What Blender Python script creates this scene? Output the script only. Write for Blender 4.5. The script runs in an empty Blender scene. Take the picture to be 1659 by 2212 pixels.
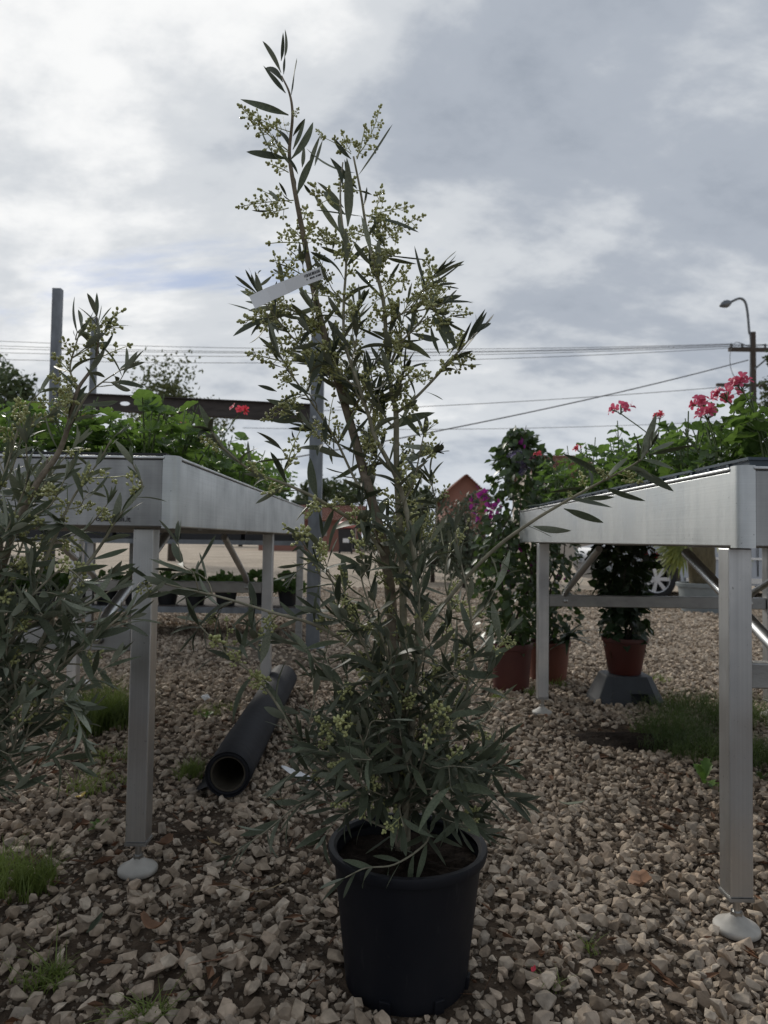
import bpy, bmesh, math, random
import numpy as np
from mathutils import Vector, Matrix, Euler, Quaternion, noise
R = math.radians
rng = random.Random(7)
scene = bpy.context.scene
COL = scene.collection

# ------------------------------------------------------------------ camera
FPX, PW, PH = 1534.0, 1659.0, 2212.0          # focal length in units of a 1659 x 2212 frame
CAM_H, PITCH, ROLL = 0.83, R(2.2), R(0.8)
cam_d = bpy.data.cameras.new('camera'); cam = bpy.data.objects.new('camera', cam_d); COL.objects.link(cam)
cam_d.sensor_fit = 'VERTICAL'; cam_d.sensor_height = 34.6; cam_d.lens = 24.0
cam_d.clip_start = 0.05; cam_d.clip_end = 2000
CM = Matrix.Translation((0, 0, CAM_H)) @ Matrix.Rotation(R(90) + PITCH, 4, 'X') @ Matrix.Rotation(ROLL, 4, 'Z')
cam.matrix_world = CM
cam_d.dof.use_dof = True; cam_d.dof.focus_distance = 1.36; cam_d.dof.aperture_fstop = 7.0
scene.camera = cam

def ray(px, py):
    return CM.to_3x3() @ Vector(((px - PW/2)/FPX, -(py - PH/2)/FPX, -1.0))
def at(px, py, Y):                              # survey point of the photo at depth Y -> world
    d = ray(px, py); t = Y/d.y
    return Vector((d.x*t, Y, CAM_H + d.z*t))
def gnd(px, py, z=0.0):
    d = ray(px, py); t = (z - CAM_H)/d.z
    return Vector((d.x*t, d.y*t, z))

# ------------------------------------------------------------------ world and sun
SUN_EL, SUN_AZ = R(28), R(-28)                  # azimuth from +Y, negative = left
SUN = Vector((math.sin(SUN_AZ)*math.cos(SUN_EL), math.cos(SUN_AZ)*math.cos(SUN_EL), math.sin(SUN_EL)))
world = bpy.data.worlds.new('World'); scene.world = world; world.use_nodes = True
def build_world():
    nt = world.node_tree; N = nt.nodes; L = nt.links; N.clear()
    def nd(t, **k):
        n = N.new(t)
        for a, b in k.items(): setattr(n, a, b)
        return n
    def math_(op, a, b=None, clamp=False):
        n = nd('ShaderNodeMath', operation=op, use_clamp=clamp)
        for i, v in enumerate((a, b)):
            if v is None: continue
            if isinstance(v, (int, float)): n.inputs[i].default_value = v
            else: L.new(v, n.inputs[i])
        return n.outputs[0]
    def ramp(v, stops):
        n = nd('ShaderNodeValToRGB'); e = n.color_ramp.elements
        n.color_ramp.interpolation = 'EASE'
        while len(e) < len(stops): e.new(0.5)
        for q, (p, c) in zip(e, stops):
            q.position = p; q.color = (c, c, c, 1) if isinstance(c, (int, float)) else (*c, 1)
        L.new(v, n.inputs[0]); return n.outputs[0]
    def mix(f, a, b, blend='MIX'):
        n = nd('ShaderNodeMix', data_type='RGBA', blend_type=blend)
        for s, v in ((n.inputs[0], f), (n.inputs[6], a), (n.inputs[7], b)):
            if isinstance(v, (int, float)): s.default_value = v
            elif isinstance(v, tuple): s.default_value = (*v, 1)
            else: L.new(v, s)
        return n.outputs[2]
    out = nd('ShaderNodeOutputWorld'); bg = nd('ShaderNodeBackground')
    sky = nd('ShaderNodeTexSky', sky_type='NISHITA'); sky.sun_disc = False
    sky.sun_elevation = SUN_EL; sky.sun_rotation = SUN_AZ; sky.dust_density = 2.0
    tc = nd('ShaderNodeTexCoord'); sep = nd('ShaderNodeSeparateXYZ'); L.new(tc.outputs['Generated'], sep.inputs[0])
    zz = math_('ADD', math_('MAXIMUM', sep.outputs[2], 0.0), 0.42)
    u = math_('DIVIDE', sep.outputs[0], zz); v = math_('DIVIDE', sep.outputs[1], zz)
    cb = nd('ShaderNodeCombineXYZ'); L.new(u, cb.inputs[0]); L.new(v, cb.inputs[1])
    def noise_(sc, det, ro, dist, off, sx=1, sy=1):
        mp = nd('ShaderNodeMapping'); L.new(cb.outputs[0], mp.inputs[0])
        mp.inputs['Location'].default_value = off; mp.inputs['Scale'].default_value = (sx, sy, 1)
        mp.inputs['Rotation'].default_value = (0, 0, R(-25))
        n = nd('ShaderNodeTexNoise'); L.new(mp.outputs[0], n.inputs['Vector'])
        n.inputs['Scale'].default_value = sc; n.inputs['Detail'].default_value = det
        n.inputs['Roughness'].default_value = ro; n.inputs['Distortion'].default_value = dist
        return n.outputs[0]
    big = noise_(0.8, 2, 0.5, 0.2, (3.1, 1.2, 0.0))
    mid = noise_(2.6, 12, 0.58, 0.15, (2.4, 5.9, 2.0), 0.8, 1.25)
    fine = noise_(9.0, 8, 0.55, 0.1, (1.4, 0.3, 6.0), 0.8, 1.2)
    hole = noise_(1.9, 8, 0.62, 0.3, (7.2, 1.9, 4.0), 0.6, 1.35)
    dot = nd('ShaderNodeVectorMath', operation='DOT_PRODUCT'); L.new(tc.outputs['Generated'], dot.inputs[0])
    dot.inputs[1].default_value = SUN
    glow = math_('POWER', math_('MAXIMUM', dot.outputs['Value'], 0.0), 7.0)
    s = math_('ADD', math_('ADD', math_('MULTIPLY', big, 0.35), math_('MULTIPLY', mid, 0.50)), math_('MULTIPLY', fine, 0.15))
    s2 = math_('ADD', s, math_('MULTIPLY', glow, 0.17))
    lit = ramp(s2, [(0.38, (2.6, 2.95, 3.5)), (0.49, (3.6, 3.95, 4.5)), (0.58, (5.6, 5.85, 6.15)), (0.68, (8.1, 8.15, 8.15))])
    hmask = ramp(hole, [(0.29, 0.0), (0.39, 1.0)])
    blue = mix(0.75, mix(1.0, sky.outputs[0], (0.4, 0.45, 0.55), 'MULTIPLY'), (2.3, 3.2, 4.9))
    col = mix(hmask, blue, lit)
    low = ramp(math_('MAXIMUM', sep.outputs[2], 0.0), [(0.0, 1.0), (0.24, 0.0)])
    col = mix(math_('MULTIPLY', low, 0.35), col, (4.9, 5.5, 6.3))
    L.new(col, bg.inputs[0]); bg.inputs[1].default_value = 0.10
    L.new(bg.outputs[0], out.inputs[0])
build_world()
sd = bpy.data.lights.new('sun', 'SUN'); sun = bpy.data.objects.new('sun', sd); COL.objects.link(sun)
sd.energy = 1.9; sd.angle = R(12); sd.color = (1.0, 0.95, 0.87)
sun.rotation_euler = SUN.to_track_quat('Z', 'Y').to_euler()
vs = scene.view_settings
vs.view_transform = 'Standard'; vs.look = 'None'; vs.exposure = 0.24; vs.gamma = 1.0; vs.use_curve_mapping = False
scene.render.resolution_x = 768; scene.render.resolution_y = 1024
scene.render.engine = 'CYCLES'

# ------------------------------------------------------------------ materials
def pmat(name, col, rough=0.6, metal=0.0, var=0.15, scale=8.0, bump=0.0, bscale=60.0, col2=None, rand=0.0,
         spec=0.5, stretch=(1, 1, 1), trans=0.0, tcol=None, rvar=0.0, contrast=0.2):
    m = bpy.data.materials.new(name); m.use_nodes = True
    nt = m.node_tree; N = nt.nodes; L = nt.links
    b = N['Principled BSDF']; out = N['Material Output']
    b.inputs['Roughness'].default_value = rough; b.inputs['Metallic'].default_value = metal
    b.inputs['Specular IOR Level'].default_value = spec
    tc = N.new('ShaderNodeTexCoord'); mp = N.new('ShaderNodeMapping'); mp.inputs['Scale'].default_value = stretch
    L.new(tc.outputs['Object'], mp.inputs[0])
    nz = N.new('ShaderNodeTexNoise'); nz.inputs['Scale'].default_value = scale; nz.inputs['Detail'].default_value = 6
    L.new(mp.outputs[0], nz.inputs['Vector'])
    rp = N.new('ShaderNodeValToRGB'); L.new(nz.outputs[0], rp.inputs[0])
    c1 = tuple(c*(1 - var) for c in col); c2 = col2 if col2 else tuple(min(1, c*(1 + var)) for c in col)
    rp.color_ramp.elements[0].position = 0.5 - contrast; rp.color_ramp.elements[1].position = 0.5 + contrast
    rp.color_ramp.elements[0].color = (*c1, 1); rp.color_ramp.elements[1].color = (*c2, 1)
    c = rp.outputs[0]
    if rand:
        oi = N.new('ShaderNodeObjectInfo'); mr = N.new('ShaderNodeMapRange')
        mr.inputs['To Min'].default_value = 1 - rand; mr.inputs['To Max'].default_value = 1 + rand
        L.new(oi.outputs['Random'], mr.inputs[0])
        mx = N.new('ShaderNodeMix'); mx.data_type = 'RGBA'; mx.blend_type = 'MULTIPLY'; mx.inputs[0].default_value = 1
        L.new(c, mx.inputs[6]); L.new(mr.outputs[0], mx.inputs[7]); c = mx.outputs[2]
    L.new(c, b.inputs['Base Color'])
    if rvar:
        mr = N.new('ShaderNodeMapRange'); L.new(nz.outputs[0], mr.inputs[0])
        mr.inputs['From Min'].default_value = 0.3; mr.inputs['From Max'].default_value = 0.7
        mr.inputs['To Min'].default_value = rough - rvar; mr.inputs['To Max'].default_value = rough + rvar
        L.new(mr.outputs[0], b.inputs['Roughness'])
    if bump:
        n2 = N.new('ShaderNodeTexNoise'); n2.inputs['Scale'].default_value = bscale; n2.inputs['Detail'].default_value = 4
        L.new(mp.outputs[0], n2.inputs['Vector'])
        bp = N.new('ShaderNodeBump'); bp.inputs['Strength'].default_value = bump; bp.inputs['Distance'].default_value = 0.01
        L.new(n2.outputs[0], bp.inputs['Height']); L.new(bp.outputs[0], b.inputs['Normal'])
    if trans:
        tr = N.new('ShaderNodeBsdfTranslucent'); ms = N.new('ShaderNodeMixShader'); ms.inputs[0].default_value = trans
        if tcol: tr.inputs[0].default_value = (*tcol, 1)
        else: L.new(c, tr.inputs[0])
        L.new(b.outputs[0], ms.inputs[1]); L.new(tr.outputs[0], ms.inputs[2]); L.new(ms.outputs[0], out.inputs[0])
    return m

def stone_mat(name='limestone_chips', k=1.0):
    m = bpy.data.materials.new(name); m.use_nodes = True
    nt = m.node_tree; N = nt.nodes; L = nt.links; b = N['Principled BSDF']
    b.inputs['Roughness'].default_value = 0.85; b.inputs['Specular IOR Level'].default_value = 0.25
    oi = N.new('ShaderNodeObjectInfo'); rp = N.new('ShaderNodeValToRGB'); L.new(oi.outputs['Random'], rp.inputs[0])
    e = rp.color_ramp.elements
    for _ in range(5): e.new(0.5)
    cs = [(0.13, 0.096, 0.068), (0.31, 0.245, 0.18), (0.45, 0.365, 0.275), (0.33, 0.28, 0.225), (0.47, 0.365, 0.27), (0.58, 0.49, 0.385), (0.23, 0.172, 0.122)]
    for i, c in enumerate(cs): e[i].position = i/6; e[i].color = (*(q*k for q in c), 1)
    tc = N.new('ShaderNodeTexCoord'); nz = N.new('ShaderNodeTexNoise'); nz.inputs['Scale'].default_value = 1.6; nz.inputs['Detail'].default_value = 7
    L.new(tc.outputs['Object'], nz.inputs['Vector'])
    mr = N.new('ShaderNodeMapRange'); L.new(nz.outputs[0], mr.inputs[0])
    mr.inputs['From Min'].default_value = 0.25; mr.inputs['From Max'].default_value = 0.75
    mr.inputs['To Min'].default_value = 0.6; mr.inputs['To Max'].default_value = 1.3
    mx = N.new('ShaderNodeMix'); mx.data_type = 'RGBA'; mx.blend_type = 'MULTIPLY'; mx.inputs[0].default_value = 1
    L.new(rp.outputs[0], mx.inputs[6]); L.new(mr.outputs[0], mx.inputs[7]); L.new(mx.outputs[2], b.inputs['Base Color'])
    n2 = N.new('ShaderNodeTexNoise'); n2.inputs['Scale'].default_value = 5; n2.inputs['Detail'].default_value = 5
    L.new(tc.outputs['Object'], n2.inputs['Vector'])
    bp = N.new('ShaderNodeBump'); bp.inputs['Strength'].default_value = 0.5; bp.inputs['Distance'].default_value = 0.004
    L.new(n2.outputs[0], bp.inputs['Height']); L.new(bp.outputs[0], b.inputs['Normal'])
    return m

def ground_mat():
    m = bpy.data.materials.new('gravel_soil'); m.use_nodes = True
    nt = m.node_tree; N = nt.nodes; L = nt.links; b = N['Principled BSDF']
    b.inputs['Roughness'].default_value = 0.95; b.inputs['Specular IOR Level'].default_value = 0.15
    tc = N.new('ShaderNodeTexCoord')
    def noise_(s, d=6):
        n = N.new('ShaderNodeTexNoise'); n.inputs['Scale'].default_value = s; n.inputs['Detail'].default_value = d
        L.new(tc.outputs['Object'], n.inputs['Vector']); return n.outputs[0]
    def ramp(v, a, ca, bb, cb_):
        r = N.new('ShaderNodeValToRGB'); L.new(v, r.inputs[0]); e = r.color_ramp.elements
        e[0].position = a; e[0].color = (*ca, 1); e[1].position = bb; e[1].color = (*cb_, 1); return r.outputs[0]
    soil = ramp(noise_(22), 0.3, (0.028, 0.020, 0.014), 0.7, (0.11, 0.08, 0.056))
    vo = N.new('ShaderNodeTexVoronoi'); vo.inputs['Scale'].default_value = 22; L.new(tc.outputs['Object'], vo.inputs['Vector'])
    sx = N.new('ShaderNodeSeparateColor'); L.new(vo.outputs['Color'], sx.inputs[0])
    far = ramp(sx.outputs[0], 0.0, (0.31, 0.25, 0.19), 1.0, (0.53, 0.45, 0.355))
    pm = N.new('ShaderNodeMapRange'); L.new(noise_(0.55, 8), pm.inputs[0]); pm.inputs['From Min'].default_value = .3; pm.inputs['From Max'].default_value = .7
    pm.inputs['To Min'].default_value = .72; pm.inputs['To Max'].default_value = 1.15
    fm = N.new('ShaderNodeMix'); fm.data_type = 'RGBA'; fm.blend_type = 'MULTIPLY'; fm.inputs[0].default_value = 1
    L.new(far, fm.inputs[6]); L.new(pm.outputs[0], fm.inputs[7]); far = fm.outputs[2]
    le = N.new('ShaderNodeVectorMath'); le.operation = 'LENGTH'; L.new(tc.outputs['Object'], le.inputs[0])
    mr = N.new('ShaderNodeMapRange'); L.new(le.outputs['Value'], mr.inputs[0])
    mr.inputs['From Min'].default_value = 4.0; mr.inputs['From Max'].default_value = 9.0
    mx = N.new('ShaderNodeMix'); mx.data_type = 'RGBA'
    L.new(mr.outputs[0], mx.inputs[0]); L.new(soil, mx.inputs[6]); L.new(far, mx.inputs[7])
    L.new(mx.outputs[2], b.inputs['Base Color'])
    bp = N.new('ShaderNodeBump'); bp.inputs['Strength'].default_value = 0.8; bp.inputs['Distance'].default_value = 0.02
    L.new(noise_(60), bp.inputs['Height']); L.new(bp.outputs[0], b.inputs['Normal'])
    return m

def leaf_mat(name, c1, c2, rough, trans=0.12, rand=0.25, spec=0.4, tcol=None):
    return pmat(name, c1, rough, var=0.12, col2=c2, scale=22, rand=rand, spec=spec, trans=trans, tcol=tcol)

M = {}
M['stone'] = stone_mat(); M['fines'] = stone_mat('soil_and_gap_shade_fines', 0.48); M['ground'] = ground_mat()  # fines: soil tone darkened further to paint in shade between stones
def alu_mat(name, base, rough, axis):
    m = bpy.data.materials.new(name); m.use_nodes = True
    nt = m.node_tree; N = nt.nodes; L = nt.links; b = N['Principled BSDF']; b.inputs['Metallic'].default_value = 1.0
    tc = N.new('ShaderNodeTexCoord')
    def nz(st, det=3, off=0):
        mp = N.new('ShaderNodeMapping'); mp.inputs['Scale'].default_value = st; mp.inputs['Location'].default_value = (off, off, off); L.new(tc.outputs['Object'], mp.inputs[0])
        n = N.new('ShaderNodeTexNoise'); n.inputs['Scale'].default_value = 1; n.inputs['Detail'].default_value = det; L.new(mp.outputs[0], n.inputs['Vector']); return n.outputs[0]
    def mr(v, a, b_, lo=.3, hi=.7):
        n = N.new('ShaderNodeMapRange'); L.new(v, n.inputs[0]); n.inputs['From Min'].default_value = lo; n.inputs['From Max'].default_value = hi
        n.inputs['To Min'].default_value = a; n.inputs['To Max'].default_value = b_; return n.outputs[0]
    def mul(a, b_):
        n = N.new('ShaderNodeMath'); n.operation = 'MULTIPLY'; L.new(a, n.inputs[0]); L.new(b_, n.inputs[1]); return n.outputs[0]
    grain = nz((1.5, 1.5, 520) if axis == 'h' else (520, 520, 1.5), 2)
    drip = nz((38, 38, 2.2), 5, 3); blot = nz((5, 5, 7), 6, 9); speck = nz((140, 140, 110), 2, 5)
    v = mul(mul(mr(grain, .95, 1.05), mr(drip, .93, 1.05)), mul(mr(blot, .82, 1.15), mr(speck, .55, 1.0, .22, .30)))
    mx = N.new('ShaderNodeMix'); mx.data_type = 'RGBA'; mx.blend_type = 'MULTIPLY'; mx.inputs[0].default_value = 1
    mx.inputs[6].default_value = (*base, 1); L.new(v, mx.inputs[7]); L.new(mx.outputs[2], b.inputs['Base Color'])
    L.new(mul(mr(blot, rough+.10, rough-.08), mr(drip, 1.12, .92)), b.inputs['Roughness'])
    bp = N.new('ShaderNodeBump'); bp.inputs['Strength'].default_value = .06; bp.inputs['Distance'].default_value = .002
    L.new(grain, bp.inputs['Height']); L.new(bp.outputs[0], b.inputs['Normal'])
    return m
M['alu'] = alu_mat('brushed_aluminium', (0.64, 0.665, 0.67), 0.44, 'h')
M['alu_end'] = alu_mat('dull_dimmed_aluminium', (0.40, 0.405, 0.405), 0.52, 'h')  # dull end metal, darkened to stand in for dim surroundings it would mirror
M['alu_leg'] = alu_mat('extruded_aluminium', (0.60, 0.61, 0.615), 0.38, 'v')
M['alu_dirty'] = pmat('weathered_aluminium', (0.36, 0.36, 0.35), 0.5, 1.0, var=0.22, scale=2.5, stretch=(5, 5, 9), bump=0.06, bscale=30, rvar=0.08)
M['galv'] = pmat('galvanised_steel', (0.19, 0.205, 0.22), 0.55, 0.75, var=0.25, scale=14, stretch=(1, 1, 0.5), bump=0.03)
M['zinc'] = pmat('zinc_screw', (0.45, 0.45, 0.44), 0.35, 1.0, var=0.15, scale=40)
M['foot'] = pmat('white_plastic_foot', (0.42, 0.40, 0.36), 0.6, var=0.3, scale=14, bump=0.05)
def pot_mat():
    m = bpy.data.materials.new('dusty_black_pot'); m.use_nodes = True
    nt = m.node_tree; N = nt.nodes; L = nt.links; b = N['Principled BSDF']; b.inputs['Specular IOR Level'].default_value = .2
    tc = N.new('ShaderNodeTexCoord')
    def nz(sc, det, st=(1, 1, 1)):
        mp = N.new('ShaderNodeMapping'); mp.inputs['Scale'].default_value = st; L.new(tc.outputs['Object'], mp.inputs[0])
        n = N.new('ShaderNodeTexNoise'); n.inputs['Scale'].default_value = sc; n.inputs['Detail'].default_value = det; L.new(mp.outputs[0], n.inputs['Vector']); return n.outputs[0]
    def rp(v, a, ca, b_, cb):
        r = N.new('ShaderNodeValToRGB'); L.new(v, r.inputs[0]); e = r.color_ramp.elements; e[0].position = a; e[0].color = (*ca, 1); e[1].position = b_; e[1].color = (*cb, 1); return r.outputs[0]
    base = rp(nz(7, 8, (1, 1, .5)), .35, (.007, .008, .012), .75, (.018, .018, .021))
    spl = rp(nz(70, 3), .70, (0, 0, 0), .78, (.6, .6, .6)); scr = rp(nz(90, 3, (1, 1, .06)), .66, (0, 0, 0), .74, (.5, .5, .5))
    def mix(f, a, c):
        n = N.new('ShaderNodeMix'); n.data_type = 'RGBA'; L.new(f, n.inputs[0]); L.new(a, n.inputs[6]); n.inputs[7].default_value = (*c, 1); return n.outputs[2]
    col = mix(scr, mix(spl, base, (.028, .025, .022)), (.03, .03, .033)); L.new(col, b.inputs['Base Color'])
    mr = N.new('ShaderNodeMapRange'); L.new(nz(9, 6), mr.inputs[0]); mr.inputs['To Min'].default_value = .38; mr.inputs['To Max'].default_value = .7; L.new(mr.outputs[0], b.inputs['Roughness'])
    return m
M['potblack'] = pot_mat(); M['potblack_plain'] = pmat('black_pot_plastic', (0.008, 0.009, 0.013), 0.5, var=0.35, scale=6, bump=0.03, bscale=160, spec=0.16, rvar=0.1)
M['tray'] = pmat('teal_tray_plastic', (0.035, 0.055, 0.075), 0.4, var=0.3, scale=5)
M['blacktray'] = pmat('black_tray_plastic', (0.012, 0.013, 0.015), 0.45, var=0.3, scale=5)
M['peat'] = pmat('dark_peat', (0.02, 0.0145, 0.011), 0.95, var=0.5, scale=70, bump=0.9, bscale=90, spec=0.1)
M['bark'] = pmat('olive_bark', (0.20, 0.165, 0.125), 0.85, var=0.35, scale=60, bump=0.35, bscale=140, spec=0.2)
M['twig'] = pmat('grey_green_twig', (0.27, 0.25, 0.18), 0.75, var=0.3, scale=50, spec=0.25)
M['leaf_top'] = leaf_mat('olive_leaf_upper', (0.09, 0.112, 0.07), (0.165, 0.188, 0.12), 0.52, 0.24, 0.42, spec=0.32, tcol=(0.22, 0.28, 0.12))
M['leaf_under'] = leaf_mat('olive_leaf_underside', (0.25, 0.28, 0.205), (0.35, 0.375, 0.285), 0.65, 0.10, spec=0.2)
M['bud'] = pmat('olive_flower_bud', (0.32, 0.345, 0.12), 0.55, var=0.2, scale=300, col2=(0.50, 0.50, 0.22), rand=0.2)
M['ger'] = leaf_mat('geranium_leaf', (0.05, 0.098, 0.028), (0.10, 0.16, 0.05), 0.40, 0.34, 0.3, tcol=(0.19, 0.32, 0.06))
M['ger_stem'] = pmat('geranium_stem', (0.10, 0.14, 0.05), 0.6, var=0.2, scale=30)
M['petal'] = leaf_mat('pink_red_petal', (0.62, 0.03, 0.06), (0.80, 0.10, 0.16), 0.5, 0.35, 0.15, tcol=(0.9, 0.12, 0.16))
M['petal_pink'] = leaf_mat('coral_pink_petal', (0.60, 0.06, 0.14), (0.74, 0.15, 0.25), 0.5, 0.3, 0.12, tcol=(0.8, 0.16, 0.26))
M['bract'] = leaf_mat('magenta_bract', (0.25, 0.018, 0.20), (0.40, 0.05, 0.32), 0.55, 0.25, 0.3, tcol=(0.5, 0.05, 0.36))
M['boug'] = leaf_mat('climber_leaf', (0.022, 0.042, 0.016), (0.055, 0.088, 0.028), 0.4, 0.2, 0.55, tcol=(0.10, 0.17, 0.04))
M['dark'] = leaf_mat('dark_climber_leaf', (0.016, 0.032, 0.016), (0.03, 0.055, 0.024), 0.4, 0.15, 0.35, tcol=(0.08, 0.14, 0.03))
M['shrub'] = leaf_mat('grey_green_shrub', (0.055, 0.075, 0.045), (0.11, 0.13, 0.08), 0.6, 0.15, 0.3)
M['tree'] = leaf_mat('broadleaf_tree', (0.045, 0.065, 0.028), (0.085, 0.115, 0.045), 0.6, 0.25, 0.3)
M['tree_lt'] = leaf_mat('spring_tree', (0.10, 0.13, 0.045), (0.17, 0.19, 0.075), 0.6, 0.3, 0.3)
M['terra'] = pmat('terracotta_plastic', (0.085, 0.020, 0.014), 0.55, var=0.2, scale=7, bump=0.05)
M['terra_or'] = pmat('orange_terracotta', (0.13, 0.036, 0.018), 0.6, var=0.2, scale=7, bump=0.05)
M['greyplast'] = pmat('grey_blue_plastic', (0.034, 0.038, 0.044), 0.6, var=0.25, scale=8, bump=0.05)
M['felt'] = pmat('black_ground_fabric', (0.014, 0.0145, 0.018), 0.7, var=0.35, scale=9, stretch=(1, 1, 1), bump=0.12, bscale=40, spec=0.2)
M['card'] = pmat('cardboard_core', (0.065, 0.054, 0.038), 0.85, var=0.2, scale=14, bump=0.08)
M['rust'] = pmat('rusty_beam', (0.052, 0.042, 0.037), 0.7, 0.1, var=0.35, scale=9, stretch=(1, 1, 4), bump=0.1, bscale=30)
M['grass'] = pmat('grass_blade', (0.12, 0.18, 0.032), 0.55, var=0.4, scale=3, col2=(0.27, 0.34, 0.085), trans=0.35)
M['grass_dk'] = pmat('fine_weed', (0.06, 0.11, 0.028), 0.6, var=0.4, scale=4, col2=(0.15, 0.21, 0.05), trans=0.25)
M['weed'] = leaf_mat('dandelion_leaf', (0.09, 0.18, 0.03), (0.17, 0.28, 0.06), 0.5, 0.35, 0.2)
M['dry'] = pmat('dry_leaf', (0.19, 0.10, 0.055), 0.8, var=0.4, scale=25, bump=0.2, rand=0.4)
M['straw'] = pmat('dry_straw', (0.36, 0.27, 0.15), 0.8, var=0.3, scale=25)
M['paper'] = pmat('white_label', (0.80, 0.81, 0.82), 0.55, var=0.04, scale=4)
M['ink'] = pmat('black_print', (0.015, 0.015, 0.016), 0.6, var=0.1, scale=4)
M['yellow'] = pmat('yellow_plastic', (0.55, 0.38, 0.04), 0.45, var=0.15, scale=10)
M['pinkwall'] = pmat('pink_render', (0.26, 0.125, 0.095), 0.9, var=0.12, scale=0.8)
M['cream'] = pmat('cream_render', (0.45, 0.40, 0.34), 0.9, var=0.1, scale=0.8)
M['rooftile'] = pmat('terracotta_roof_tile', (0.17, 0.065, 0.042), 0.85, var=0.35, scale=2.5, rand=0.15)
M['glass'] = pmat('window_glass', (0.03, 0.035, 0.04), 0.08, var=0.1, scale=2, spec=0.6)
M['wood'] = pmat('utility_pole_wood', (0.07, 0.055, 0.045), 0.9, var=0.3, scale=6, stretch=(4, 4, 0.5), bump=0.2)
M['wire'] = pmat('power_cable', (0.06, 0.06, 0.065), 0.6, var=0.1, scale=2)
M['lamp'] = pmat('grey_lamp_metal', (0.16, 0.17, 0.18), 0.5, 0.7, var=0.15, scale=4)
M['carpaint'] = pmat('silver_car_paint', (0.33, 0.34, 0.36), 0.3, 0.6, var=0.04, scale=2)
M['tyre'] = pmat('tyre_rubber', (0.016, 0.016, 0.017), 0.8, var=0.2, scale=20)
M['rim'] = pmat('alloy_rim', (0.55, 0.55, 0.56), 0.35, 0.8, var=0.05, scale=4)
M['chrome'] = pmat('bright_trim', (0.65, 0.66, 0.67), 0.25, 0.8, var=0.04, scale=4)
M['palmfib'] = pmat('palm_fibre', (0.11, 0.09, 0.05), 0.9, var=0.4, scale=30, stretch=(3, 3, 0.6), bump=0.5, bscale=50)
M['palm'] = leaf_mat('palm_frond', (0.13, 0.17, 0.04), (0.26, 0.27, 0.07), 0.5, 0.3, 0.3)
M['palegrey'] = pmat('pale_grey_pot', (0.19, 0.215, 0.22), 0.6, var=0.12, scale=5)
M['bin'] = pmat('black_bin_plastic', (0.016, 0.017, 0.02), 0.5, var=0.2, scale=4)
M['pinkbag'] = pmat('pink_bag', (0.62, 0.25, 0.23), 0.5, var=0.15, scale=6)
M['greencloth'] = pmat('green_awning', (0.05, 0.16, 0.11), 0.7, var=0.15, scale=3)
def film_mat():
    m = pmat('lilac_clear_film', (0.22, 0.17, 0.33), 0.15, var=0.2, scale=12, spec=0.6)
    nt = m.node_tree; b = nt.nodes['Principled BSDF']; b.inputs['Alpha'].default_value = 0.55
    return m
M['film'] = film_mat()

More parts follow.
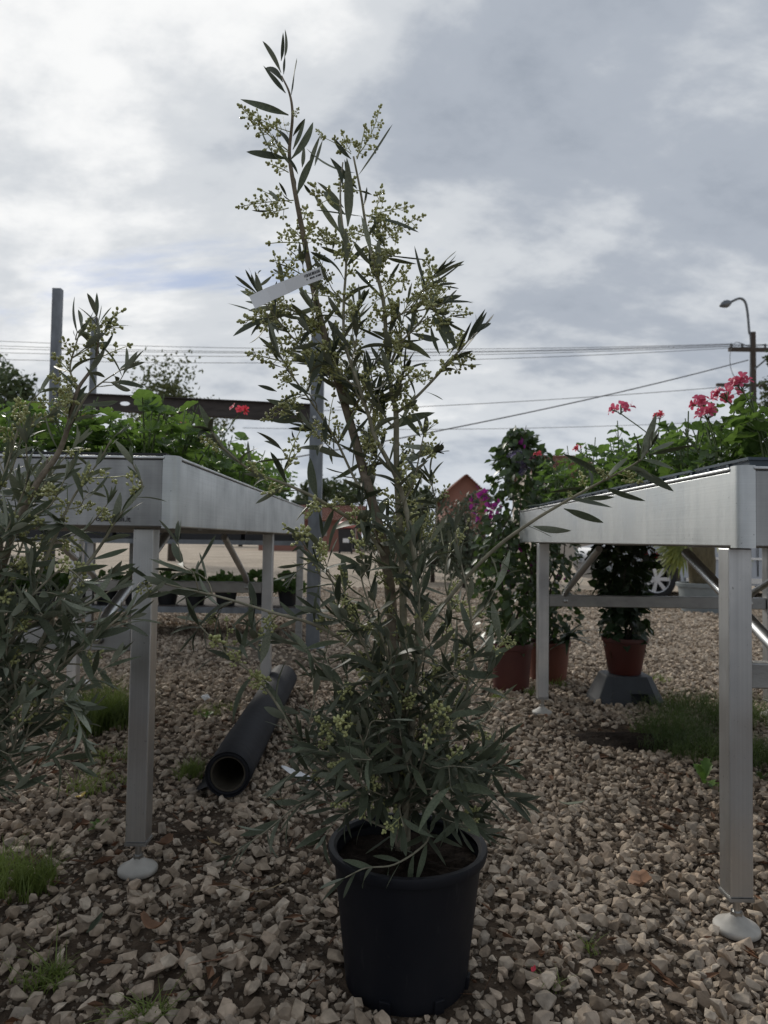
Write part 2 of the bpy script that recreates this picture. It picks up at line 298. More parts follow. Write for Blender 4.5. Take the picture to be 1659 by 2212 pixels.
# ------------------------------------------------------------------ mesh helpers
ORG = {}
def tag(o, label=None, cat=None, group=None, kind=None):
    if label: o['label'] = label
    if cat: o['category'] = cat
    if group: o['group'] = group
    if kind: o['kind'] = kind
    return o
def empty(name, loc, label=None, cat=None, group=None):
    o = bpy.data.objects.new(name, None); COL.objects.link(o); o.location = loc; o.empty_display_size = 0.1
    ORG[o.name] = Vector(loc); return tag(o, label, cat, group)
def link(name, me, parent=None, mw=None):
    o = bpy.data.objects.new(name, me); COL.objects.link(o)
    if parent is not None: o.parent = parent
    if mw is not None: o.matrix_local = mw
    return o
class MB:
    def __init__(s): s.V = []; s.F = []; s.I = []
    def add(s, V, F, m=0):
        k = len(s.V); s.V.extend([tuple(v) for v in V]); s.F.extend([tuple(i + k for i in f) for f in F]); s.I.extend([m]*len(F)); return s
    def box(s, a, b, m=0):
        (x0, y0, z0), (x1, y1, z1) = a, b
        return s.add([(x0,y0,z0),(x1,y0,z0),(x1,y1,z0),(x0,y1,z0),(x0,y0,z1),(x1,y0,z1),(x1,y1,z1),(x0,y1,z1)],
                     [(3,2,1,0),(4,5,6,7),(0,1,5,4),(1,2,6,5),(2,3,7,6),(3,0,4,7)], m)
    def tube(s, pts, rad, n=6, m=0, cap=True):
        pts = [Vector(p) for p in pts]
        if isinstance(rad, (int, float)): rad = [rad]*len(pts)
        k = len(s.V); up = None
        for i, p in enumerate(pts):
            t = (pts[min(i+1, len(pts)-1)] - pts[max(i-1, 0)])
            t = t.normalized() if t.length > 1e-9 else Vector((0, 0, 1))
            if up is None: up = t.orthogonal().normalized()
            else:
                up = up - t*up.dot(t)
                up = up.normalized() if up.length > 1e-6 else t.orthogonal().normalized()
            w = t.cross(up)
            for j in range(n):
                a = 2*math.pi*j/n; q = p + (up*math.cos(a) + w*math.sin(a))*rad[i]; s.V.append(tuple(q))
        for i in range(len(pts)-1):
            for j in range(n):
                a = k + i*n + j; b = k + i*n + (j+1) % n
                s.F.append((a, b, b+n, a+n)); s.I.append(m)
        if cap:
            s.F.append(tuple(k + j for j in reversed(range(n)))); s.I.append(m)
            s.F.append(tuple(k + (len(pts)-1)*n + j for j in range(n))); s.I.append(m)
        return s
    def lathe(s, prof, c=(0, 0, 0), n=32, m=0, wob=None):
        k = len(s.V)
        for r, z in prof:
            for j in range(n):
                a = 2*math.pi*j/n; rr = r*(wob(a, z) if wob else 1)
                s.V.append((c[0] + rr*math.cos(a), c[1] + rr*math.sin(a), c[2] + z))
        for i in range(len(prof)-1):
            for j in range(n):
                a = k + i*n + j; b = k + i*n + (j+1) % n
                s.F.append((a, b, b+n, a+n)); s.I.append(m)
        return s
    def build(s, name, mats, parent=None, smooth=None, bevel=0.0):
        o0 = ORG.get(parent.name, Vector((0, 0, 0))) if parent is not None else Vector((0, 0, 0))
        me = bpy.data.meshes.new(name)
        me.from_pydata([(v[0]-o0.x, v[1]-o0.y, v[2]-o0.z) for v in s.V], [], s.F)
        if not isinstance(mats, (list, tuple)): mats = [mats]
        for mt in mats: me.materials.append(mt)
        me.polygons.foreach_set('material_index', s.I)
        if smooth is not None:
            me.polygons.foreach_set('use_smooth', [True]*len(s.F))
            if smooth < 180: me.set_sharp_from_angle(angle=R(smooth))
        me.update()
        o = link(name, me, parent); ORG[o.name] = o0
        if bevel:
            bv = o.modifiers.new('bevel', 'BEVEL'); bv.width = bevel; bv.segments = 2; bv.limit_method = 'ANGLE'
        return o
def frame(p, x, z):                       # matrix with local X along x and Z near z
    x = x.normalized(); z = z - x*z.dot(x)
    z = z.normalized() if z.length > 1e-5 else x.orthogonal().normalized()
    y = z.cross(x)
    return Matrix(((x.x, y.x, z.x, p.x), (x.y, y.y, z.y, p.y), (x.z, y.z, z.z, p.z), (0, 0, 0, 1)))
def spline(pts, n=6):                     # Catmull-Rom through points
    P = [Vector(p) for p in pts]; P = [P[0]*2 - P[1]] + P + [P[-1]*2 - P[-2]]; out = []
    for i in range(1, len(P)-2):
        for k in range(n):
            t = k/n; a, b, c, d = P[i-1], P[i], P[i+1], P[i+2]
            out.append(0.5*((2*b) + (c - a)*t + (2*a - 5*b + 4*c - d)*t*t + (-a + 3*b - 3*c + d)*t*t*t))
    out.append(P[-2]); return out
def rv(r, s=1.0): return Vector((r.gauss(0, s), r.gauss(0, s), r.gauss(0, s)))
def raw_mesh(name, V, F, mats, I=None, smooth=True):
    me = bpy.data.meshes.new(name); me.from_pydata([tuple(v) for v in V], [], F)
    for m in mats: me.materials.append(m)
    if I: me.polygons.foreach_set('material_index', I)
    me.polygons.foreach_set('use_smooth', [smooth]*len(F)); me.update(); return me
def joined(name, items, mats, parent):    # items: (mesh, matrix) -> one stuff mesh
    Vs = []; Fs = []; Is = []; k = 0; cache = {}
    for me, mw in items:
        if me.name not in cache:
            co = np.empty(len(me.vertices)*3); me.vertices.foreach_get('co', co)
            cache[me.name] = (co.reshape(-1, 3), [tuple(p.vertices) for p in me.polygons], [p.material_index for p in me.polygons])
        co, fs, im = cache[me.name]; A = np.array(mw)
        Vs.append(co @ A[:3, :3].T + A[:3, 3]); Fs.extend([tuple(i + k for i in f) for f in fs]); Is.extend(im); k += len(co)
    if not Vs: return None
    me = raw_mesh(name, np.concatenate(Vs).tolist(), Fs, mats, Is)
    o = link(name, me, parent); o['kind'] = 'stuff'; return o
ORD = ['first', 'second', 'third', 'fourth', 'fifth', 'sixth', 'seventh', 'eighth', 'ninth', 'tenth', 'eleventh', 'twelfth', 'thirteenth', 'fourteenth', 'fifteenth', 'sixteenth']

# ------------------------------------------------------------------ ground and gravel
def gz(x, y):
    r = math.hypot(x, y)
    if r > 14: return 0.0
    f = min(1, (14 - r)/6)
    return f*(0.022*noise.noise((x*1.3, y*1.3, 3.1)) + 0.010*noise.noise((x*4.1, y*4.1, 9.7)))
def build_ground():
    def axis(lim_lo, lim_hi, fine_lo, fine_hi, st):
        a = list(np.arange(fine_lo, fine_hi + 1e-6, st)); s = st; v = fine_hi
        while v < lim_hi: s *= 1.35; v += s; a.append(min(v, lim_hi))
        s = st; v = fine_lo
        while v > lim_lo: s *= 1.35; v -= s; a.insert(0, max(v, lim_lo))
        return a
    xs = axis(-900, 900, -4, 4, 0.08); ys = axis(-300, 1500, -1, 8, 0.08)
    V = [(x, y, gz(x, y)) for y in ys for x in xs]; n = len(xs)
    F = [(j*n+i, j*n+i+1, (j+1)*n+i+1, (j+1)*n+i) for j in range(len(ys)-1) for i in range(n-1)]
    me = raw_mesh('ground', V, F, [M['ground']])
    g = link('ground', me); tag(g, 'pale limestone gravel ground of the nursery yard', None, None, 'structure'); return g
GROUND = build_ground()
# places where soil shows more than stone: (x, y, rx, ry, strength)
SOIL = []
for px, py, rx, ry, s in [(560, 1420, 0.7, 0.35, 0.8), (395, 1790, 0.13, 0.16, 0.85), (230, 1650, 0.4, 0.25, 0.55), (1370, 1590, 0.34, 0.2, 0.95),
                          (1180, 1560, 0.3, 0.3, 0.4), (1320, 2090, 0.16, 0.1, 0.6), (1440, 2120, 0.1, 0.05, 0.8), (200, 2050, 0.2, 0.1, 0.45), (600, 2030, 0.16, 0.06, 0.6),
                          (60, 1900, 0.2, 0.2, 0.6), (560, 1560, 0.4, 0.3, 0.45), (700, 1890, 0.15, 0.1, 0.5), (1130, 1870, 0.12, 0.08, 0.35), (500, 1950, 0.2, 0.06, 0.5), (230, 1880, .45, .30, .38), (150, 2100, .3, .14, .35), (330, 1560, .6, .5, .35), (1080, 2080, .12, .1, .4), (1500, 1750, .3, .2, .3)]:
    p = gnd(px, py); SOIL.append((p.x, p.y, rx, ry, s))
def soilness(x, y):
    s = 0.0
    for a, b, rx, ry, k in SOIL:
        d = math.hypot((x-a)/rx, (y-b)/ry) + 0.55*noise.noise((x*7, y*7, 1.0))
        s = max(s, k*max(0, min(1, (1.35 - d)/0.7)))
    return max(s, 0.55*max(0, noise.noise((x*2.6, y*2.6, 5.0)) - 0.12)*2.0 if y < 3.2 else 0)
def stone_meshes():
    out = []; r = random.Random(11)
    for k in range(18):
        bm = bmesh.new(); ax = (1.0, r.uniform(0.62, 0.9), r.uniform(0.42, 0.7))
        for i in range(r.randint(10, 16)):
            v = rv(r).normalized(); p = r.uniform(0.72, 1.1)
            q = [math.copysign(abs(c)**0.75, c)*a*p*0.62 for c, a in zip(v, ax)]
            bm.verts.new(q)
        bmesh.ops.convex_hull(bm, input=bm.verts)
        for v in [v for v in bm.verts if not v.link_faces]: bm.verts.remove(v)
        bmesh.ops.dissolve_limit(bm, angle_limit=R(11), verts=bm.verts, edges=bm.edges)
        bmesh.ops.bevel(bm, geom=list(bm.edges), offset=0.022, segments=1, affect='EDGES', clamp_overlap=True)
        me = bpy.data.meshes.new('stone'); bm.to_mesh(me); bm.free(); me.materials.append(M['stone'])
        out.append(me)
    return out
STONES = stone_meshes(); NST = len(STONES)
for me_ in STONES[:6]:
    c_ = me_.copy(); c_.materials.clear(); c_.materials.append(M['fines']); STONES.append(c_)
def build_gravel():
    r = random.Random(5); pts = []
    feet = [(x, y + .025) for x in (-1.57, -0.59) for y in (1.745, 3.62)] + [(x, y + .025) for x in (0.768, 1.86) for y in (1.53, 3.40)]
    for y0, y1, dens, smin, smax, pw, chip in ((0.95, 2.2, 4000, 0.013, 0.041, 2.5, 0), (0.95, 2.4, 6500, 0.004, 0.014, 1.0, 1), (2.2, 3.6, 3600, 0.014, 0.036, 2.2, 0), (3.6, 6.5, 1900, 0.022, 0.040, 2, 0), (6.5, 12, 700, 0.032, 0.055, 2, 0)):
        w = 0.56*y1 + 0.75
        n = int((y1-y0)*2*w*dens)
        for _ in range(n):
            x = r.uniform(-w, w); y = r.uniform(y0, y1)
            if abs(x) > 0.56*y + 0.75: continue
            if y < 6.5 and r.random() < soilness(x, y)*(.75 if chip else 1): continue
            s = smin + (smax - smin)*r.random()**pw
            if math.hypot(x - POT_C.x, y - POT_C.y) < 0.125: continue
            if min(math.hypot(x-a, y-b) for a, b in feet) < .045 + s*.5: continue
            lift = r.uniform(-0.1, 0.15) if chip else r.uniform(-0.15, 0.45)
            pts.append((x, y, gz(x, y) + s*lift, s, r.gauss(0, 0.5), r.gauss(0, 0.5), r.uniform(0, 6.28), r.randrange(NST, len(STONES)) if chip else r.randrange(NST)))
    sc = sorted(range(len(pts)), key=lambda i: -(pts[i][3]/pts[i][1] + pts[i][2]*0.25/pts[i][1]) if abs(pts[i][0]) < 0.55*pts[i][1] and pts[i][1] > 1.2 else 0)
    big = set(sc[:300])
    for i in sc[:300]:
        x, y, z, s, a, b, c, k = pts[i]
        o = link('stone', STONES[k], GROUND); o.location = (x, y, z); o.rotation_euler = (a, b, c); o.scale = (s, s, s)
    rest = [p for i, p in enumerate(pts) if i not in big]
    me = bpy.data.meshes.new('gravel'); me.from_pydata([p[:3] for p in rest], [], [])
    A = me.attributes.new('rot', 'FLOAT_VECTOR', 'POINT'); A.data.foreach_set('vector', np.array([p[4:7] for p in rest], dtype=np.float32).ravel())
    A = me.attributes.new('scl', 'FLOAT', 'POINT'); A.data.foreach_set('value', np.array([p[3] for p in rest], dtype=np.float32))
    A = me.attributes.new('idx', 'INT', 'POINT'); A.data.foreach_set('value', np.array([p[7] for p in rest], dtype=np.int32))
    me.materials.append(M['stone'])
    g = link('gravel', me, GROUND); g['kind'] = 'stuff'
    lib = bpy.data.collections.new('gravel_chips')
    for k, s in enumerate(STONES): lib.objects.link(bpy.data.objects.new('chip_%02d' % k, s))
    ng = bpy.data.node_groups.new('gravel_scatter', 'GeometryNodeTree')
    ng.interface.new_socket('Geometry', in_out='INPUT', socket_type='NodeSocketGeometry')
    ng.interface.new_socket('Geometry', in_out='OUTPUT', socket_type='NodeSocketGeometry')
    N = ng.nodes; L = ng.links
    gi = N.new('NodeGroupInput'); go = N.new('NodeGroupOutput')
    ci = N.new('GeometryNodeCollectionInfo'); ci.inputs['Collection'].default_value = lib
    ci.inputs['Separate Children'].default_value = True; ci.inputs['Reset Children'].default_value = True
    ip = N.new('GeometryNodeInstanceOnPoints'); ip.inputs['Pick Instance'].default_value = True
    def na(nm, dt):
        n = N.new('GeometryNodeInputNamedAttribute'); n.data_type = dt; n.inputs['Name'].default_value = nm
        return [o for o in n.outputs if o.enabled][0]
    L.new(gi.outputs[0], ip.inputs['Points']); L.new(ci.outputs[0], ip.inputs['Instance'])
    L.new(na('idx', 'INT'), ip.inputs['Instance Index'])
    L.new(na('rot', 'FLOAT_VECTOR'), ip.inputs['Rotation']); L.new(na('scl', 'FLOAT'), ip.inputs['Scale'])
    L.new(ip.outputs[0], go.inputs[0])
    md = g.modifiers.new('scatter', 'NODES'); md.node_group = ng
POT_Y = 1.37
POT_C = Vector((at(878, 2000, POT_Y).x, POT_Y, 0.0))
build_gravel()

# ------------------------------------------------------------------ sky-line: houses, trees, pole, wires
def house(name, label, x0, x1, y0, y1, zw, zr, wall, ridge_x=True, wins=()):
    t = empty(name, (x0, y0, 0), label, 'house')
    w = MB(); w.box((x0, y0, 0), (x1, y1, zw))
    xm = (x0+x1)/2; ym = (y0+y1)/2
    if ridge_x: w.add([(x0, y0, zw), (x0, y1, zw), (x0, ym, zr-0.05), (x1, y0, zw), (x1, y1, zw), (x1, ym, zr-0.05)], [(0, 1, 2), (3, 5, 4)])
    else: w.add([(x0, y0, zw), (x1, y0, zw), (xm, y0, zr-0.05), (x0, y1, zw), (x1, y1, zw), (xm, y1, zr-0.05)], [(0, 1, 2), (3, 5, 4)])
    w.build('wall', wall, t)
    rf = MB(); ov = 0.4
    def slope(a, b, c, d, n):     # a,b = eave ends, c,d = ridge ends; courses of tiles
        for i in range(n):
            f0, f1 = i/n, (i+1.15)/n
            p = [a.lerp(d, f0), b.lerp(c, f0), b.lerp(c, min(f1, 1)), a.lerp(d, min(f1, 1))]
            up = Vector((0, 0, 0.05))
            V = [p[0]+up*1.6, p[1]+up*1.6, p[2]+up*0.2, p[3]+up*0.2, p[0]-up, p[1]-up, p[2]-up, p[3]-up]
            rf.add(V, [(0,1,2,3),(7,6,5,4),(0,4,5,1),(1,5,6,2),(2,6,7,3),(3,7,4,0)])
    if ridge_x:
        e = zw - (zr-zw)*ov/((y1-y0)/2)
        slope(Vector((x0-ov, y0-ov, e)), Vector((x1+ov, y0-ov, e)), Vector((x1+ov, ym, zr)), Vector((x0-ov, ym, zr)), 12)
        slope(Vector((x1+ov, y1+ov, e)), Vector((x0-ov, y1+ov, e)), Vector((x0-ov, ym, zr)), Vector((x1+ov, ym, zr)), 12)
    else:
        e = zw - (zr-zw)*ov/((x1-x0)/2)
        slope(Vector((x0-ov, y1+ov, e)), Vector((x0-ov, y0-ov, e)), Vector((xm, y0-ov, zr)), Vector((xm, y1+ov, zr)), 12)
        slope(Vector((x1+ov, y0-ov, e)), Vector((x1+ov, y1+ov, e)), Vector((xm, y1+ov, zr)), Vector((xm, y0-ov, zr)), 12)
    rf.build('roof', M['rooftile'], t)
    for (wx, wz, ww, wh) in wins:
        f = MB().box((wx, y0-0.06, wz), (wx+ww, y0-0.005, wz+wh)).build('window', M['cream'], t)
        MB().box((wx+0.08, y0-0.08, wz+0.08), (wx+ww-0.08, y0-0.062, wz+wh-0.08)).build('pane', M['glass'], f)
    return t
a = at(962, 1062, 42); b = at(1050, 1062, 42)
house('tiled_house', 'small brick house with terracotta tiled gable roof left of the tall climber', a.x, b.x, 42, 50, a.z-0.1, at(1005, 1038, 46).z, M['pinkwall'], False,
      [(a.x+0.5, 1.2, 0.8, 1.2), (a.x+2.2, 1.2, 0.8, 1.2)])
a = at(1172, 1010, 30); b = at(1330, 1010, 30)
b.x = a.x + 2.3
house('tiled_house', 'house whose terracotta roof ridge shows behind the right geraniums', a.x, b.x, 30, 37, a.z-0.3, at(1230, 984, 33.5).z, M['cream'], True, [(a.x+1, 1.1, 1, 1.2)])
a = at(560, 1112, 46); b = at(775, 1112, 46)
house('pink_house', 'low pink house with tiled roof seen between steel post and olive', a.x, b.x, 46, 53, a.z-0.2, at(700, 1092, 49.5).z, M['pinkwall'], True,
      [(a.x+1.2, 1.0, 1.0, 1.1), (a.x+3.4, 1.0, 1.0, 1.1), (a.x+5.4, 0.1, 0.9, 2.0)])

def quad_leaf(name, mat, w=0.6):
    V = [(0, 0, 0), (0.5, -w/2, 0.06), (1, 0, -0.05), (0.5, w/2, 0.06)]
    return raw_mesh(name, V, [(0, 1, 2, 3)], [mat], smooth=False)
QL = {k: quad_leaf('leaf_' + k, M[k]) for k in ('tree', 'tree_lt', 'shrub', 'boug', 'dark')}
def crown_tree(name, label, cat, base, h, cw, ch, mk, n, leaf, seed, clumps=14, trunk_r=0.15, bare=0.35, group=None, low=0.0):
    r = random.Random(seed); t = empty(name, base, label, cat, group); B = Vector(base)
    mb = MB(); top = B + Vector((0, 0, h*0.8))
    mb.tube([B, B + Vector((r.gauss(0, .03)*h, 0, h*bare)), top], [trunk_r, trunk_r*0.7, trunk_r*0.2], 7)
    cl = []
    for i in range(clumps):
        v = rv(r).normalized()*(r.random()**0.45)
        c = B + Vector((v.x*cw, v.y*cw, h - ch + v.z*ch)); 
        if c.z < B.z + low: c.z = B.z + low
        cl.append((c, r.uniform(0.3, 0.5)*min(cw, ch)))
        mb.tube([B + Vector((0, 0, h*bare*r.uniform(0.7, 1.2))), c.lerp(B + Vector((0, 0, h*bare)), 0.45) + rv(r, .03*h), c], [trunk_r*0.35, trunk_r*0.22, trunk_r*0.06], 5)
    mb.build('trunk', M['wood'], t, 180)
    it = []
    for i in range(n):
        c, rad = cl[i % len(cl)]
        v = rv(r).normalized()*rad*(0.35 + 0.75*r.random())
        p = c + Vector((v.x, v.y, v.z*0.85)) - B
        s = leaf*r.uniform(0.6, 1.3)
        it.append((QL[mk], frame(p, rv(r) + Vector((0, 0, -0.2)), v + rv(r, rad*0.6)) @ Matrix.Scale(s, 4)))
    o = joined('crown', it, [M[mk]], t)
    return t
crown_tree('broadleaf_tree', 'dark dense tree at the far left edge behind the small olive', 'tree', Vector((at(0, 1180, 32).x, 32, 0)), at(20, 772, 32).z, 2.3, 3.0, 'tree', 6500, 0.26, 3, 30)
p = at(372, 1180, 24)
crown_tree('spring_tree', 'pale green airy tree behind the rusty beam', 'tree', (p.x, 24, 0), at(372, 782, 24).z, 1.75, 2.1, 'tree_lt', 4600, 0.15, 4, 34)
p = at(1700, 1180, 21)
crown_tree('conifer_tree', 'olive green tree at the right edge beside the utility pole', 'tree', (p.x, 21, 0), at(1690, 760, 21).z, 0.95, 1.9, 'tree', 3400, 0.16, 5, 26)
for i, (px, pt, d, cw, lb) in enumerate([(655, 1042, 62, 5.0, 'green tree line clump beyond the pink house'), (745, 1030, 66, 4.5, 'taller green clump beyond the pink house'), (905, 1050, 58, 3.2, 'dim tree between olive stems and tiled house'),
                                         (520, 1046, 64, 5.0, 'distant tree hidden behind the left bench geraniums'), (985, 1034, 64, 1.6, 'slender sparse tree top left of the tiled gable')]):
    p = at(px, 1170, d); h = at(px, pt, d).z
    crown_tree('distant_tree', lb, 'tree', (p.x, d, 0), h, cw, h*0.42, 'tree', 1100 if i < 4 else 260, 0.6 if i < 4 else 0.4, 30+i, 12, 0.2)
for i, (px, pt, d, cw, lb) in enumerate([(1005, 1078, 12.5, 0.8, 'grey green rounded shrub below the tiled house'), (935, 1090, 14, 0.8, 'dark rounded shrub just right of the olive stems'),
                                         (1075, 1110, 15, 0.8, 'shrub half hidden behind the tall climber'), (840, 1135, 17, 0.7, 'low shrub glimpsed through the olive stems')]):
    p = at(px, 1170, d); h = at(px, pt, d).z
    crown_tree('rounded_shrub', lb, 'shrub', (p.x, d, 0), h, cw, h*0.48, 'shrub', 2600, 0.085, 50+i, 22, 0.05, 0.25, low=0.25)

def pole_and_wires():
    d = 26.0; B = at(1634, 1180, d); B.z = 0; ztop = at(1626, 718, d).z; x = at(1626, 718, d).x
    t = empty('utility_pole', (x, d, 0), 'dark wooden utility pole at the right edge carrying wires', 'pole')
    MB().tube([(x, d, 0), (x, d, ztop*0.5), (x, d, ztop)], [0.14, 0.12, 0.10], 10).build('pole', M['wood'], t, 60)
    MB().box((x-0.9, d-0.07, ztop-0.72), (x+1.25, d+0.05, ztop-0.58)).build('crossarm', M['wood'], t)
    MB().tube([(x, d-.1, ztop-1.4), (x+0.9, d-.1, ztop-0.62)], 0.035, 6).build('brace', M['lamp'], t)
    MB().box((x-1.35, d-0.06, at(1600, 832, d).z-.05), (x+.5, d+0.06, at(1600, 832, d).z+.05)).build('crossarm', M['wood'], t)
    for k in (-0.8, -0.4, 0.45, 0.8, 1.15):
        MB().lathe([(0.02, 0), (0.05, 0.03), (0.03, 0.07), (0.055, 0.1), (0.02, 0.16)], (x+k, d-0.01, ztop-0.58), 8).build('insulator', M['lamp'], t, 60)
    dz = at(1585, 775, d); MB().tube(spline([(x-.15, d-.15, ztop-.6), (x-.75, d-.2, ztop-.45), (x-.95, d-.2, ztop-1.0), (x-.8, d-.2, ztop-1.7), (x-.15, d-.15, ztop-2.2)], 6), 0.012, 4).build('jumper_cable', M['wire'], t)
    L = empty('street_lamp', (x-0.19, d, 0), 'grey street lamp with bent arm fixed to the utility pole', 'lamp')
    pts = [at(1622, 760, d), at(1618, 715, d), at(1614, 672, d), at(1609, 652, d), at(1600, 645, d), at(1590, 647, d), at(1576, 654, d)]
    MB().tube(spline([Vector((x-.19, d, 0.0)), Vector((x-.19, d, 3))] + pts, 6), 0.045, 8).build('arm', M['lamp'], L, 180)
    c = at(1567, 657, d); e = at(1554, 661, d); s = at(1579, 653, d)
    MB().tube([s, s.lerp(c, .5), c, c.lerp(e, .6), e], [0.06, 0.13, 0.15, 0.1, 0.03], 8).build('lamp_head', M['lamp'], L, 180)
    def wire(label, a, b, sag, rad):
        mb = MB(); pts = [a.lerp(b, i/30) - Vector((0, 0, sag*4*(i/30)*(1-i/30))) for i in range(31)]
        o = mb.tube(pts, rad, 5).build('power_line', M['wire']); tag(o, label, 'wire', 'power lines across the sky')
    xl = -26.0
    for i, (k, yl, zl, sg) in enumerate([(-0.8, 27.5, 712, .5), (-0.4, 27, 722, .55), (0.45, 26.6, 733, .5), (0.8, 26.3, 742, .55), (1.15, 26, 752, .7)]):
        a = Vector((x+k, d, ztop-0.44)); q = at(0, zl, yl); b = Vector((xl, yl, q.z))
        wire('thin power line, %s from the top of the bundle over the yard' % ORD[i], a, b, sg, 0.010)
    for i, (p0, p1, d1, lb) in enumerate([((1616, 778), (930, 918), 22, 'service cable sloping down left from the utility pole'), ((1600, 833), (700, 874), 27, 'single cable from the lower crossarm of the pole'),
                                          ((1659, 905), (950, 917), 34, 'lowest faint cable just above the right geraniums')]):
        a = at(*p0, d if i < 2 else 34); b = at(*p1, d1); b2 = a + (b - a)*1.6
        wire(lb, a, b2, 0.25, 0.020 if i == 0 else 0.012)
pole_and_wires()

# steel frame behind the left bench
def frame_posts():
    for (px, w, Y, ptop, lb) in [(687, 0.098, 5.35, 690, 'tall galvanised steel post rising behind the left bench end'), (122, 0.075, 6.3, 622, 'galvanised steel post, leftmost and tallest against the sky'),
                                 (203, 0.062, 7.6, 685, 'thinner galvanised post half hidden by the small olive')]:
        a = at(px, ptop, Y); t = empty('steel_post', (a.x, Y, 0), lb, 'post', 'galvanised posts of the yard frame')
        mb = MB(); W = w; Dp = w*0.8; th = 0.006
        mb.box((a.x-W/2, Y, 0), (a.x+W/2, Y+th, a.z)); mb.box((a.x-W/2, Y+th, 0), (a.x-W/2+th, Y+Dp, a.z)); mb.box((a.x+W/2-th, Y+th, 0), (a.x+W/2, Y+Dp, a.z))
        mb.build('post_profile', M['galv'], t)
        MB().box((a.x-W*.9, Y-W*.5, 0.0), (a.x+W*.9, Y+W*1.3, 0.012)).build('base_plate', M['galv'], t)
    Y = 5.45; a = at(672, 893, Y); b = at(124, 864, 6.29)
    t = empty('steel_beam', (a.x, Y, a.z), 'long brown rusty beam with oval holes bolted to the tall steel post', 'beam')
    h = 0.066; n = 60; mb = MB(); dirv = (b-a); dn = Vector((0, 0.05, 0))
    # web with oval holes, built as a strip that splits round each hole
    L = dirv.length; holes = [0.06*L, 0.385*L*0 + 0.705*L]; hw, hh = 0.055, 0.018
    def P(s, z, k): return a + dirv*(s/L) + Vector((0, 0, z)) + (dn*k*0.12)
    cuts = [0]
    for hx in holes:
        cuts += [hx - hw] + [hx - hw + 2*hw*i/8 for i in range(1, 8)] + [hx + hw]
    cuts.append(L); 
    def hole(s):
        for hx in holes:
            u = (s-hx)/hw
            if abs(u) <= 1.0001: return hh*math.sqrt(max(0, 1-u*u))
        return None
    for i in range(len(cuts)-1):
        s0, s1 = cuts[i], cuts[i+1]; h0, h1 = hole(s0), hole(s1); mid = hole((s0+s1)/2)
        segs = [(-h, -h, h, h)] if mid is None else [(-h, -h, -h0, -h1), (h0, h1, h, h)]
        for (l0, l1, u0, u1) in segs:
            V = [P(s0, l0, 0), P(s1, l1, 0), P(s1, u1, 0), P(s0, u0, 0), P(s0, l0, 1), P(s1, l1, 1), P(s1, u1, 1), P(s0, u0, 1)]
            mb.add(V, [(0,1,2,3),(7,6,5,4),(0,4,5,1),(2,6,7,3)])
    mb.build('web', M['rust'], t)
    for s in (-1, 1):
        f = MB(); V = [a + Vector((0, -.03, s*h-.004)), b + Vector((0, -.03, s*h-.004)), b + Vector((0, .05, s*h-.004)), a + Vector((0, .05, s*h-.004))]
        V += [v + Vector((0, 0, .008)) for v in V]
        f.add(V, [(3,2,1,0),(4,5,6,7),(0,1,5,4),(1,2,6,5),(2,3,7,6),(3,0,4,7)]).build('flange', M['rust'], t)
    q = at(679, 905, 5.35); MB().lathe([(0, 0), (.018, 0), (.018, .02), (0, .02)], (q.x, q.y-.01, q.z), 6).build('bolt', M['zinc'], t)
frame_posts()

